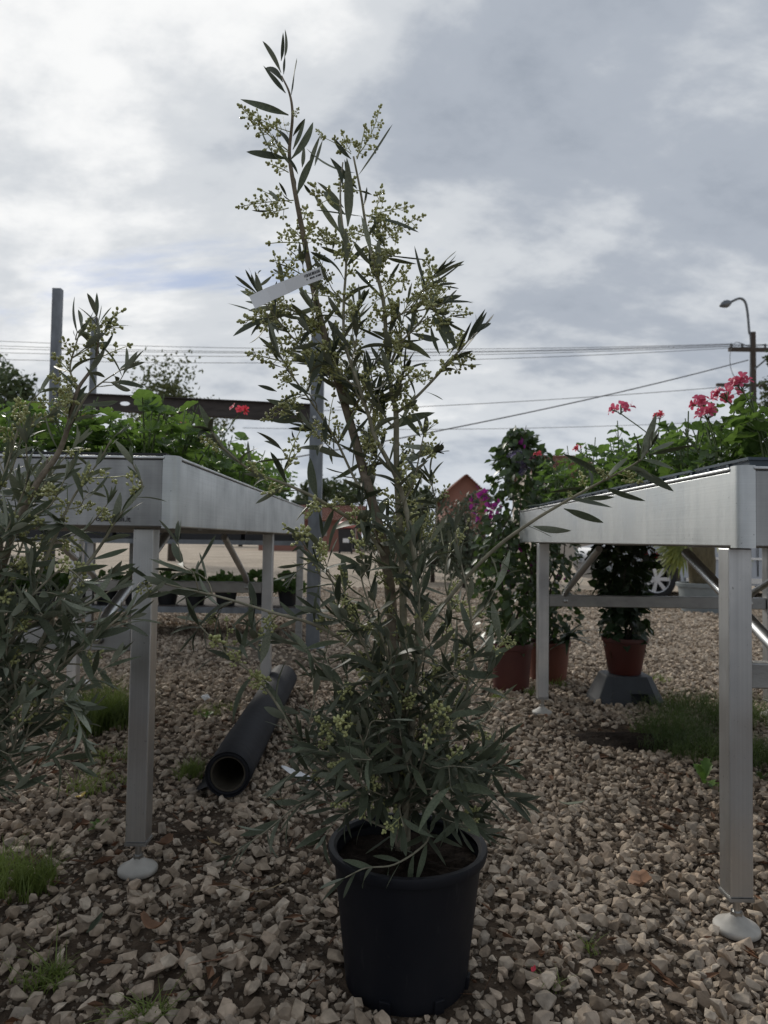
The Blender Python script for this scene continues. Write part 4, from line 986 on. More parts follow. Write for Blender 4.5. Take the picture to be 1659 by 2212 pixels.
# silver car
def car():
    d = 10.5; w = at(1418, 1236, d); wx = w.x; WR = .30
    t = empty('parked_car', (wx+1.4, d, 0), 'silver car parked beyond the right bench, seen below it', 'car')
    x0 = wx - .78; L = 4.15; wb = 2.55
    prof = [(0, .42), (.02, .62), (.10, .74), (.55, .84), (1.05, .90), (1.65, 1.36), (2.0, 1.44), (2.9, 1.43), (3.55, 1.20), (3.8, .98), (4.1, .90), (4.15, .5), (4.1, .28)]
    bot = []
    for cx in (wx + wb - x0, wx - x0):
        bot += [(cx+.37, .22)] + [(cx + .36*math.cos(R(a)), .30 + .36*math.sin(R(a))) for a in range(0, 181, 20)] + [(cx-.37, .22)]
    poly = prof + [(4.0, .22)] + bot + [(.1, .24)]
    n = len(poly); W = 1.68
    def ring(y, inset):
        out = []
        for (x, z) in poly:
            k = max(0, (z-.9)/.55); out.append((x0 + x, d + (y if y < W/2 else y) + (inset + .16*k if y < W/2 else -inset - .16*k), z))
        return out
    V = ring(0, .0) + ring(W, .0); F = [(i, (i+1) % n, (i+1) % n + n, i+n) for i in range(n)]
    mb = MB(); mb.add(V, F); bm = bmesh.new(); 
    mb.add(V[:n], [tuple(range(n))]); mb.add(V[n:], [tuple(reversed(range(n)))])
    mb.build('body', M['carpaint'], t, 35)
    for y, s in ((d-.012, 1), (d+W+.012, -1)):
        def sk(x, z): return (x0+x, y + s*.16*max(0, (z-.9)/.55), z)
        for pts in ([(1.22, .93), (1.72, 1.32), (2.25, 1.37), (2.25, .93)], [(2.32, .93), (2.32, 1.37), (2.85, 1.36), (3.4, 1.14), (3.45, .95)]):
            MB().add([sk(*q) for q in pts], [tuple(range(len(pts)))]).build('side_window', M['glass'], t)
        MB().box((x0+1.05, y-.02*s if s > 0 else y, .60), (x0+3.0, y if s > 0 else y+.02, .635)).build('door_moulding', M['chrome'], t)
        MB().box((x0+1.2, y-.03 if s > 0 else y, .25), (x0+2.9, y if s > 0 else y+.03, .33)).build('sill', M['chrome'], t)
        MB().box((x0+2.27, y-.004, .36), (x0+2.28, y+.004, .9)).build('door_gap', M['ink'], t)
    MB().box((x0-.02, d+.15, .5), (x0+.04, d+.45, .64)).build('headlight', M['chrome'], t); MB().box((x0-.02, d+W-.45, .5), (x0+.04, d+W-.15, .64)).build('headlight', M['chrome'], t)
    for cx in (wx, wx+wb):
        for yy, s in ((d-.02, 1), (d+W+.02, -1)):
            tv = MB().lathe([(.20, 0), (.27, -.005), (.298, .03), (.30, .1), (.298, .17), (.27, .2), (.20, .2)], (0, 0, 0), 36)
            mb = MB(); mb.V = [(cx+v[0], yy + s*v[2], .30+v[1]) for v in tv.V]; mb.F = tv.F; mb.I = tv.I
            wheel = mb.build('tyre', M['tyre'], t, 60)
            sp = MB(); 
            tv = MB().lathe([(.205, .0), (.19, .004), (.185, .02), (.19, .1)], n=36); sp.add([(cx+v[0], yy+s*v[2], .30+v[1]) for v in tv.V], tv.F)
            for k in range(7):
                a = R(360*k/7); ca, sa = math.cos(a), math.sin(a); V = []
                for rr, hw in ((.03, .022), (.19, .03)):
                    for q in (-1, 1):
                        for dp in (.012, .04): V.append((cx + rr*ca - q*hw*sa, yy + s*dp, .30 + rr*sa + q*hw*ca))
                sp.add(V, [(0,1,3,2),(4,6,7,5),(0,4,5,1),(2,3,7,6),(0,2,6,4),(1,5,7,3)])
            tv = MB().lathe([(0, .005), (.045, .005), (.05, .03)], n=16); sp.add([(cx+v[0], yy+s*v[2], .30+v[1]) for v in tv.V], tv.F)
            sp.build('rim', M['rim'], wheel, 40)
            MB().add([(cx+.19*math.cos(R(15*k)), yy+s*.11, .30+.19*math.sin(R(15*k))) for k in range(24)], [tuple(range(24))]).build('brake_disc', M['tyre'], wheel)
car()

# wheelie container with pink bag, far left-centre
def bin_():
    d = 40.0; c = at(747, 1180, d); c.z = 0; h = at(747, 1143, d).z; w = .42
    t = empty('waste_bin', (c.x, d, 0), 'black waste bin with white mark far behind the olive stems', 'bin')
    mb = MB(); V = []
    for z, k in ((.1, .8), (h-.12, 1.0), (h, 1.05)): V += [(c.x-w*k, d-w*k, z), (c.x+w*k, d-w*k, z), (c.x+w*k, d+w*k, z), (c.x-w*k, d+w*k, z)]
    F = [(i+4*q, (i+1) % 4+4*q, (i+1) % 4+4*q+4, i+4*q+4) for q in range(2) for i in range(4)] + [(8, 9, 10, 11)]
    mb.add(V, F).build('body', M['bin'], t)
    for s in (-1, 1): MB().tube([(c.x+s*w*.8-.05, d-.2, .12), (c.x+s*w*.8+.05, d-.2, .12)], .12, 12).build('wheel', M['tyre'], t)
    MB().add([(c.x-.15, d-w*.93, h*.45), (c.x+.2, d-w*.93, h*.45), (c.x+.2, d-w*.95, h*.62), (c.x-.15, d-w*.95, h*.62)], [(0, 1, 2, 3)]).build('sticker', M['paper'], t)
    r = random.Random(3); mb = MB().lathe([(.2, 0), (.5, .1), (.48, .3), (.25, .42), (0, .45)], (c.x, d, h+.01), 14, wob=lambda a, z: 1+.12*math.sin(a*5+z*9))
    o = mb.build('pink_bag', M['pinkbag'], None, 180); tag(o, 'pink bag lying on top of the black waste bin', 'bag')
bin_()
# ------------------------------------------------------------------ fabric roll
def fabric_roll():
    a = gnd(490, 1735); e = gnd(655, 1500); rad = .072
    a = Vector((at(491, 1712, a.y+.02).x, a.y+.02, rad + gz(a.x, a.y)+.012)); L = 1.55
    dirv = Vector((-.03, 1.0, 0)).normalized(); b = a + dirv*L
    t = empty('fabric_roll', (a.x, a.y, 0), 'black ground cover fabric roll on cardboard core lying on the gravel', 'roll')
    x = Vector((0, 0, 1)); y = dirv.cross(x); r = random.Random(4); V = []; F = []; n = 40; m = 26
    for i in range(m+1):
        p = a + dirv*L*i/m
        for j in range(n):
            an = 2*math.pi*j/n; rr = rad*(1 + .02*noise.noise((j*.35, i*.4, 1)) + .012*math.sin(i*.9 + j*.3)) + (.004 if 8 < j < 12 else 0)
            V.append(p + x*math.cos(an)*rr + y*math.sin(an)*rr)
    for i in range(m):
        for j in range(n): F.append((i*n+j, i*n+(j+1) % n, (i+1)*n+(j+1) % n, (i+1)*n+j))
    k = len(V); ri = .056                    # spiral layers at the end as concentric rings
    for q, (rr, off) in enumerate(((rad*.985, -.004), (.067, .001), (.061, -.003), (ri, .0))):
        for j in range(n):
            an = 2*math.pi*j/n; V.append(a + dirv*off + x*math.cos(an)*rr + y*math.sin(an)*rr)
    for j in range(n):
        F.append((j, k+j, k+(j+1) % n, (j+1) % n))
        for q in range(3): F.append((k+q*n+j, k+(q+1)*n+j, k+(q+1)*n+(j+1) % n, k+q*n+(j+1) % n))
    mb = MB(); mb.add(V, F)
    mb.build('fabric', M['felt'], t, 60)
    c = MB(); V = []; F = []
    for q, (rr, s) in enumerate(((ri*.995, .003), (ri*.90, .003), (ri*.90, .9), (ri*.995, .9))):
        for j in range(n):
            an = 2*math.pi*j/n; V.append(a + dirv*s*L + x*math.cos(an)*rr + y*math.sin(an)*rr)
    for q in range(3):
        for j in range(n): F.append((q*n+j, q*n+(j+1) % n, (q+1)*n+(j+1) % n, (q+1)*n+j))
    c.add(V, F).build('core_tube', M['card'], t, 60)
    # end flap of fabric on the ground side
    f = MB(); V = []; F = []
    for i in range(9):
        p = a + dirv*(.04 + L*.4*i/8); 
        for k2 in range(4):
            q = p + y*(.9*rad + .018*k2)*-1; V.append((q.x, q.y, max(.012, .035 - .010*k2) + .006*math.sin(i*1.3+k2) + gz(q.x, q.y)))
    for i in range(8):
        for k2 in range(3): F.append((i*4+k2, i*4+k2+1, i*4+k2+5, i*4+k2+4))
    f.add(V, F).build('loose_flap', M['felt'], t, 180)
fabric_roll()

# ------------------------------------------------------------------ olives
def olive_leaf_meshes():
    out = []; r = random.Random(17)
    for k in range(14):
        V = []; F = []; I = []; n = 9; bend = r.uniform(-.48, .24); fold = r.uniform(.05, .30); wid = r.uniform(.13, .20); side = r.uniform(-.2, .2); tw = r.uniform(-.9, .9)
        def st(u, dz):
            v = max(0, (u-.06)/.94); w = wid*.5*(math.sin(math.pi*v**.92)**.72 if v > 0 else 0) + .012*(1-u)*(1 if u < .1 else .3)
            c = Vector((u, side*u*u, bend*u*u + dz)); a = tw*u
            sd_ = Vector((0, math.cos(a), math.sin(a))); 
            return [c - sd_*w + Vector((0, 0, fold*w)), c, c + sd_*w + Vector((0, 0, fold*w))]
        for lay, dz in ((0, .004), (1, -.004)):
            b = len(V)
            for i in range(n+1):
                u = i/n; V += st(u, dz if 0 < i < n else 0)
            for i in range(n):
                q = b + 3*i
                for c in (0, 1):
                    f = (q+c, q+3+c, q+4+c, q+1+c); F.append(f if lay == 0 else tuple(reversed(f))); I.append(lay)
        V += []
        out.append(raw_mesh('olive_leaf', V, F, [M['leaf_top'], M['leaf_under']], I))
    return out
OL = olive_leaf_meshes()
def panicle_meshes():
    out = []; r = random.Random(23)
    ico = bmesh.new(); bmesh.ops.create_icosphere(ico, subdivisions=1, radius=1); iv = [v.co.copy() for v in ico.verts]; ifc = [[v.index for v in f.verts] for f in ico.faces]; ico.free()
    for k in range(9):
        ln = (.100, .085, .11, .040, .048, .055, .035, .060, .045)[k]; mb = MB(); pairs = max(4, int(ln/.0135)); bend = Vector((0, r.uniform(-.2, .2), r.uniform(-.2, .25)))*ln
        ax = [Vector((ln*u, 0, 0)) + bend*u*u for u in (0, .25, .5, .75, 1)]
        mb.tube(ax, [.0011, .0010, .0009, .0008, .0006], 4)
        def bud(p, d):
            d = d.normalized(); m = frame(p + d*.0024, d, rv(r)); s = r.uniform(.8, 1.15)
            mb.add([m @ Vector((v.x*.0036*s, v.y*.0026*s, v.z*.0026*s)) for v in iv], ifc)
        for i in range(pairs):
            u = .2 + .76*i/pairs; c = Vector((ln*u, 0, 0)) + bend*u*u; ph = (i % 2)*math.pi/2 + r.uniform(-.3, .3)
            for s in (0, math.pi):
                if r.random() < .1: continue
                d = Vector((r.uniform(.4, .9), math.cos(ph+s), math.sin(ph+s))).normalized(); al = ln*.30*(1.05-u)*r.uniform(.5, 1.25) + .0035
                e = c + d*al; mb.tube([c, e], [.0007, .0005], 3, 0, False); bud(e, d)
                y = Quaternion(d, r.uniform(0, 3)) @ d.orthogonal().normalized(); q = al - .0045
                while q > .003:
                    for sg in (-1, 1):
                        if r.random() < .9: o_ = c + d*q; o2 = o_ + (y*sg + d*.7)*.0026; mb.tube([o_, o2], .0005, 3, 0, False); bud(o2, y*sg + d*.7)
                    y = Quaternion(d, 1.5) @ y; q -= .0105
        bud(ax[-1], Vector((1, 0, 0)))
        for sg in (-1, 1): bud(ax[-1] - Vector((.003, 0, 0)), Vector((.5, sg, 0)))
        out.append(raw_mesh('panicle', mb.V, mb.F, [M['bud']]))
    return out
PN = panicle_meshes()
def olive(t, stems, seed, twigs, leaf_len, pan, solo=300, twig_len=None, leafp=None, extra=()):
    """stems: list of dict(path=[Vector], r0, r1, s0) ; twigs(z), pan(z): per-node chances by height."""
    r = random.Random(seed); B = ORG[t.name]; leaves = []; pans = []
    def leafat(p, d, nrm, ln):
        leaves.append((r.choice(OL), frame(p - B, d, nrm) @ Matrix.Scale(ln, 4)))
    def shoot(mb, path, r0, r1, depth, s0=0.0, bare=False, tw=1.0):
        P = spline(path, 5); n = len(P); rad = [r0 + (r1-r0)*i/(n-1) for i in range(n)]
        mb.tube(P, rad, 7 if r0 > .004 else 5)
        acc = 0; nxt = r.uniform(.01, .025) + s0; ph = r.uniform(0, 3.14); tot = sum((P[i+1]-P[i]).length for i in range(n-1)); k = 0
        for i in range(n-1):
            seg = P[i+1] - P[i]; L = seg.length
            while acc + L >= nxt:
                p = P[i] + seg*((nxt-acc)/L); tg = seg.normalized(); u = nxt/tot; z = p.z; k += 1
                ax = tg.orthogonal().normalized(); ax = Quaternion(tg, ph) @ ax; ph += math.pi/2 + r.uniform(-.35, .35)
                young = u > .8
                ll = leaf_len*r.uniform(.62, 1.15)*(1 if depth else 1.05)*(1 - .35*max(0, u-.75)/.25)
                for sg in (1, -1):
                    a = ax*sg; has_twig = False
                    if depth == 0 and u < .86 and r.random() < twigs(z)*tw:
                        has_twig = True
                        tl = (twig_len(z) if twig_len else r.uniform(.06, .15))*r.uniform(.6, 1.2)*(1.1 - .5*u)
                        ang = R(r.uniform(32, 62)); d = (tg*math.cos(ang) + a*math.sin(ang)).normalized()
                        e = p + d*tl; up = Vector((0, 0, tl*r.uniform(-.05, .3)))
                        shoot(mb, [p, p + d*tl*.35 + rv(r, .004), p + d*tl*.7 + up*.4 + rv(r, .006), e + up + rv(r, .008)], max(.0012, min(.0026, rad[i]*.6)), .0008, 1, .012)
                    thick = rad[i] > .0055
                    if r.random() < ((.28 if thick else .78) if depth == 0 else .88)*(leafp(z) if leafp else 1) and not (depth == 0 and bare and (u < .42 or r.random() < .3)):
                        ang = R(r.uniform(28, 70) if not young else r.uniform(10, 35)); d = tg*math.cos(ang) + a*math.sin(ang) + Vector((0, 0, r.uniform(-.25, .12)))
                        leafat(p, d, tg*.8 - a*.3 + Vector((0, 0, .35)) + rv(r, .25), ll)
                    if r.random() < pan(z)*(1 if depth == 0 else .55)*(.4 if bare else 1) and not (bare and u < .5):
                        ang = R(r.uniform(30, 65)); d = tg*math.cos(ang) + a*math.sin(ang)
                        pans.append((r.choice(PN[3:]), frame(p - B, d, rv(r)) @ Matrix.Scale(r.uniform(.85, 1.25), 4)))
                nxt += r.uniform(.020, .034)*(1.0 if depth else 1.2)
            acc += L
        tg = (P[-1]-P[-2]).normalized()
        for q in range(r.randint(2, 4) if not (leafp and P[-1].z > 1.42) else 0):
            a = Quaternion(tg, r.uniform(0, 6.28)) @ tg.orthogonal().normalized()
            leafat(P[-1], tg + a*r.uniform(.15, .6), a*-.6 + tg*.4 + Vector((0, 0, .3)), leaf_len*r.uniform(.45, .8))
    for s in stems:
        mb = MB(); shoot(mb, s['path'], s['r0'], s['r1'], s.get('depth', 0), s.get('s0', 0), s.get('bare', False), s.get('tw', 1.0))
        mb.build(s.get('name', 'branch'), M[s.get('mat', 'twig')], t, 180)
    camp = Vector((0, 0, CAM_H))
    for kind, p, e in extra:
        d = e - p; L = d.length; v = (camp - p).normalized(); side = d.cross(v).normalized()
        if kind == 'p':
            me = min(PN, key=lambda m: abs(max(q.co.x for q in m.vertices) - L)); pans.append((me, frame(p - B, d, rv(r)) @ Matrix.Scale(L/max(q.co.x for q in me.vertices), 4)))
        else:
            nrm = {'w': v*r.choice((1, 1, -1)) + rv(r, .25), 's': side*r.choice((1, -1)) + v*r.uniform(-.25, .25), 'l': v*.6*r.choice((1, -1)) + side*r.uniform(-.9, .9)}[kind]
            leaves.append((r.choice(OL), frame(p - B, d, nrm) @ Matrix.Diagonal((L, L*.92, L, 1))))
    def score(it):
        p = it[1].translation + B; v = camp - p; n = it[1].to_3x3() @ Vector((0, 0, 1))
        return -(it[1].to_scale().x*(.3 + abs(n.normalized().dot(v.normalized())))/v.length)
    leaves.sort(key=score)
    for me, mw in leaves[:solo]: link('leaf', me, t, mw)
    joined('foliage', leaves[solo:], [M['leaf_top'], M['leaf_under']], t)
    pans.sort(key=score)
    for me, mw in pans[:300]: link('flower_cluster', me, t, mw)
    joined('small_flower_clusters', pans[300:], [M['bud']], t)
    return len(leaves), len(pans)
pot('nursery_pot', 'large black nursery pot in the middle holding the flowering olive', (POT_C.x, POT_C.y, gz(POT_C.x, POT_C.y)-.004), .113, .141, .255, M['potblack'], .02, 64)
def drain_slots():
    t = [o for o in COL.objects if o.name == 'nursery_pot'][0]
    for a in (-110, -62, -15, 40, 100, 160):
        ca, sa = math.cos(R(a)), math.sin(R(a)); c = ORG[t.name] + Vector((ca*.1155, sa*.1155, 0)); mb = MB()
        V = []
        for u in (-.010, .010):
            for d in (-.004, .0025):
                for z in (.004, .030): V.append((c.x - sa*u + ca*(d + z*.1), c.y + ca*u + sa*(d + z*.1), c.z + z))
        mb.add(V, [(0,1,3,2),(4,6,7,5),(0,4,5,1),(2,3,7,6),(0,2,6,4),(1,5,7,3)]).build('drain_lug', M['potblack'], t, bevel=.0015)
drain_slots()
OT = empty('olive_tree', (POT_C.x, POT_C.y, .205), 'tall young olive with yellow green buds growing in the black nursery pot', 'olive tree')
def path(pts, Y0, dy): # px points and the depth offset of each
    return [at(x, y, Y0 + d) for (x, y), d in zip(pts, dy)]
def lin(a, b, n): return [a + (b-a)*i/(n-1) for i in range(n)]
Y = POT_Y
def S(pts, d0, d1, r0, r1, **k):
    p = path(pts, Y, lin(d0, d1, len(pts))); p = [q + Vector((0, .012*math.sin(i*1.7 + d1*40), 0)) for i, q in enumerate(p)]
    return dict(path=p, r0=r0, r1=r1, **k)
stems = [
    S([(868, 1835), (862, 1720), (858, 1600), (852, 1450), (846, 1320), (832, 1200), (808, 1100), (783, 1010), (760, 925), (735, 842), (712, 762), (690, 682), (672, 600), (658, 522), (642, 438), (627, 355), (624, 314), (633, 256), (627, 209), (607, 158)], 0, .0, .0135, .0016, name='trunk', mat='bark', s0=.12),
    S([(876, 1832), (878, 1700), (874, 1550), (872, 1400), (868, 1220), (860, 1080), (856, 980), (855, 895), (846, 846), (836, 760), (828, 652), (807, 574), (791, 490), (779, 413), (764, 344)], .01, -.02, .009, .0018, name='stem', s0=.12),
    S([(872, 1800), (884, 1640), (898, 1480), (902, 1336), (893, 1200), (883, 1128), (868, 1065), (853, 1027), (835, 991), (809, 940), (795, 893), (770, 820), (745, 740), (742, 650), (748, 560), (738, 470), (735, 400), (740, 345)], -.02, -.04, .007, .0014, name='stem', s0=.1),
    S([(857, 893), (890, 868), (941, 813), (970, 780), (999, 752), (1022, 722)], -.01, -.06, .0034, .0014),
    S([(845, 780), (864, 744), (897, 711), (924, 671), (940, 630)], 0, .04, .003, .0013),
    S([(838, 700), (872, 680), (915, 668), (960, 650)], -.01, -.08, .0022, .001),
    S([(800, 1075), (769, 1040), (722, 944), (671, 867), (640, 825), (600, 760)], .0, -.05, .0032, .0013),
    S([(726, 800), (690, 770), (640, 735), (600, 690), (560, 640)], 0, -.06, .0026, .001),
    S([(700, 720), (660, 690), (610, 662), (560, 655)], .0, .05, .002, .001),
    S([(830, 1200), (790, 1145), (722, 1099), (671, 1070), (613, 1044), (540, 1015), (480, 965), (460, 935)], -.01, -.17, .0042, .0014),
    S([(890, 1400), (940, 1330), (1001, 1257), (1072, 1182), (1151, 1124), (1218, 1086), (1285, 1049), (1368, 1003), (1396, 975)], -.01, -.20, .0045, .0014, bare=True, tw=0),
    S([(880, 1690), (945, 1610), (1000, 1528), (1016, 1440), (1018, 1361), (1010, 1290), (995, 1210), (985, 1150)], -.01, -.09, .0038, .0013),
    S([(855, 1570), (791, 1440), (744, 1388), (674, 1346), (590, 1322), (486, 1294), (393, 1271), (330, 1252)], 0, -.19, .0042, .0013),
    S([(858, 1700), (760, 1660), (674, 1622), (637, 1580), (594, 1514), (547, 1463), (486, 1407), (435, 1350)], -.01, -.17, .0038, .0013),
    S([(862, 1640), (800, 1560), (740, 1490), (690, 1440), (650, 1395), (610, 1380)], .02, .06, .0034, .0012),
    S([(866, 1600), (820, 1480), (770, 1350), (720, 1260), (680, 1210), (650, 1165)], -.02, -.12, .0036, .0012),
    S([(880, 1620), (930, 1520), (960, 1420), (975, 1330), (960, 1250), (975, 1160)], .03, .09, .0034, .0012),
    S([(868, 1730), (930, 1690), (1000, 1660), (1050, 1640), (1080, 1600)], -.01, -.07, .003, .0011),
    S([(872, 1760), (940, 1735), (1010, 1715), (1075, 1720), (1115, 1730)], -.02, -.11, .0028, .001),
    S([(862, 1740), (800, 1720), (740, 1690), (690, 1650), (655, 1600)], -.02, -.08, .003, .0011),
    S([(866, 1760), (820, 1690), (790, 1620), (770, 1560)], -.04, -.16, .0028, .0011),
    S([(872, 1750), (900, 1690), (920, 1620), (930, 1560)], -.04, -.17, .0028, .0011),
    S([(874, 1720), (920, 1640), (985, 1600), (1040, 1560), (1075, 1510)], .03, .10, .003, .0011),
    S([(866, 1710), (830, 1640), (770, 1590), (710, 1560), (650, 1540)], .04, .12, .003, .0011),
    S([(874, 1560), (900, 1470), (915, 1390), (905, 1300), (920, 1220)], -.03, -.13, .003, .0011),
    S([(856, 1480), (830, 1390), (800, 1310), (780, 1240), (790, 1170)], -.03, -.12, .003, .0011),
    S([(872, 1300), (890, 1230), (930, 1170), (945, 1100), (930, 1040)], .02, .08, .0026, .001),
    S([(862, 1100), (890, 1050), (905, 990), (915, 940)], -.01, -.07, .0022, .001),
    S([(820, 960), (790, 880), (770, 790), (760, 700)], .03, .07, .0024, .001),
    S([(868, 1800), (790, 1765), (715, 1740), (655, 1735), (580, 1787), (500, 1848)], -.03, -.06, .0026, .001, depth=1),
    S([(885, 1790), (925, 1800), (915, 1822), (852, 1862), (790, 1880), (745, 1900)], -.05, -.15, .0026, .001, depth=1),
]
TOPL = """l 385 290 295 80;w 395 345 305 170;w 412 410 290 258;w 385 220 410 78;l 400 300 400 180;l 405 200 438 78;l 445 420 462 210;w 430 540 155 440;s 430 660 360 550;l 420 800 170 742;s 430 870 215 690
w 455 665 522 555;w 455 745 545 570;w 445 800 640 590;w 485 890 445 790;w 480 1010 555 755;w 510 850 530 730;w 560 850 570 700;l 585 840 620 690;w 370 1060 320 955;w 420 1025 380 930;l 440 1045 355 995;l 330 1105 205 1118
l 575 1020 510 945;w 740 1240 570 1025;w 765 1130 595 970;l 755 1090 620 910;w 800 800 675 690;w 835 975 670 805;s 820 880 540 855;s 845 895 1060 625;s 865 1140 565 1105;s 890 1140 1205 1200;l 850 990 925 995
w 750 960 735 800;w 780 960 785 800;l 780 1200 800 830;l 760 1290 760 1010;l 600 1270 710 1300;w 690 1340 710 1255;w 785 1390 790 1280;l 770 1440 880 1300;s 1000 1370 1245 1385;s 880 1400 610 1360;l 700 1420 565 1350
w 560 1520 575 1380;w 940 1570 800 1470;w 250 1590 195 1490;l 235 1540 240 1410;w 250 1555 340 1505;s 1010 1540 1100 1420;w 1230 1590 1220 1495;w 1240 1655 1260 1570
p 425 750 90 495;p 440 640 160 560;p 455 560 490 490;p 440 590 400 600;p 430 760 300 720;p 430 880 300 800;p 460 1045 115 1050;p 450 1060 250 990;p 430 1090 280 1130;p 640 680 590 620;p 800 770 640 640;p 800 760 720 640;p 830 790 1045 545
p 835 800 900 610;p 850 760 830 690;p 870 990 700 980;p 830 990 750 920;p 830 960 700 880;p 890 1140 1160 1055;p 950 1090 995 945;p 880 1130 1030 1155;p 900 1230 1010 1250;p 890 1220 840 1190;p 900 1250 1255 1190;p 1060 1310 1080 1200
p 520 1300 290 1270;p 520 1310 370 1210;p 540 1330 550 1150;p 600 1230 665 1210;p 530 1400 320 1390;p 560 1400 450 1330;p 900 1300 1090 1380;p 930 1420 1060 1300;p 1000 1600 1175 1440;p 1100 1590 1140 1440;p 1200 1560 1190 1490;p 1290 1580 1365 1500;p 1300 1560 1315 1455
p 640 1450 560 1330;p 700 1400 760 1320;p 660 1330 600 1200;p 940 1450 1010 1400;p 560 1550 420 1480;p 690 1540 640 1440;p 770 1500 840 1410;p 640 1290 700 1250;p 980 1560 1060 1480"""
MIDL = """l 210 180 70 125;s 410 350 300 305;s 390 295 250 235;w 390 470 280 325;w 385 490 305 405;l 370 440 370 365;l 400 470 400 380;s 400 520 260 490;w 1250 185 1320 20;w 1375 410 1310 170;l 1325 440 1245 285;w 1390 430 1465 315
w 1375 485 1515 410;s 1450 430 1590 300;s 1235 660 1355 685;w 1085 795 1235 900;w 1000 890 1265 742;w 920 755 1110 600;l 1100 980 1310 1000;w 1080 1075 1310 985;w 580 890 420 875;l 450 890 455 975;w 690 930 640 845;w 690 1090 660 985
w 530 760 290 740;w 360 660 260 615;w 750 1330 1010 1240;w 770 1395 1050 1330;w 820 1240 970 1060;w 700 1175 880 1115;w 810 910 915 840;w 790 1020 815 900;w 1165 1290 1215 1155;s 1200 1130 1270 1185;w 1170 1310 1300 1300
p 1270 190 1520 155;p 1330 170 1420 90;p 1380 450 1440 310;p 1450 430 1540 470;p 1170 730 1120 640;p 1230 620 1190 540;p 1235 620 1260 490;p 400 520 430 470;p 490 560 340 580;p 450 580 360 640;p 520 740 250 790;p 440 760 380 840;p 600 900 530 930"""
ARML = """w 1000 520 1075 285;l 1010 500 1100 340;w 985 525 1000 410;w 1040 490 1280 435;l 1050 470 1180 420;l 1000 515 1195 545;w 960 570 1195 660;w 810 660 1010 745;w 700 715 860 720;w 705 660 520 680;w 800 600 630 470
s 525 770 410 710;s 520 790 385 730;w 600 770 815 845;w 440 860 635 915;s 220 1025 370 1065;p 880 590 1020 620;p 840 610 760 560;p 710 660 680 570;p 640 720 620 670"""
def survey_arm(txt):
    out = []
    for ln in txt.replace('\n', ';').split(';'):
        k, *c = ln.split(); c = [float(v) for v in c]; y0 = POT_Y - .01 - .19*(.25 + .75*c[0]/1000)
        P = lambda a, b, yy: at((a/2.074 + 1120)/1.157, (b/2.074 + 900)/1.157, yy)
        out.append((k, P(c[0], c[1], y0), P(c[2], c[3], y0 - .01)))
    return out
def survey(txt, ox, oy):
    out = []; q = random.Random(77)
    for ln in txt.replace('\n', ';').split(';'):
        k, *c = ln.split(); c = [float(v) for v in c]; y0 = POT_Y + q.uniform(-.05, .03)
        P = lambda a, b, yy: at((a/2.37 + ox)/1.157, (b/2.37 + oy)/1.157, yy)
        out.append((k, P(c[0], c[1], y0), P(c[2], c[3], y0 + q.uniform(-.025, .02))))
    return out
EXTRA = survey(TOPL, 540, 60) + survey(MIDL, 540, 700) + survey_arm(ARML)
def tw_main(z): return .29 if z < .62 else (.17 if z < .95 else (.26 if z < 1.38 else .03))
def tl_main(z): return .12 if z < .75 else (.095 if z < 1.2 else .07)
def pan_main(z): return .06 if z < .5 else (.13 if z < .8 else (.34 if z < 1.1 else (.55 if z < 1.44 else .08)))
LS = random.Random(55)
for i in range(12):
    a = R(30*i + LS.uniform(-10, 10)); y0 = LS.uniform(1660, 1790); rr = LS.uniform(.09, .20); b = at(868 + LS.uniform(-4, 8), y0, POT_Y)
    e = b + Vector((math.cos(a)*rr, math.sin(a)*rr*.9, LS.uniform(.02, .16)))
    stems.append(dict(path=[b, b.lerp(e, .35) + Vector((0, 0, .025)), b.lerp(e, .7) + Vector((0, 0, .03)) + rv(LS, .008), e], r0=.0026, r1=.001))
cnt = olive(OT, stems, 101, tw_main, .072, pan_main, 300, tl_main, lambda z: .92 if z < 1.40 else .14, EXTRA)
print('olive main leaves/panicles', cnt)

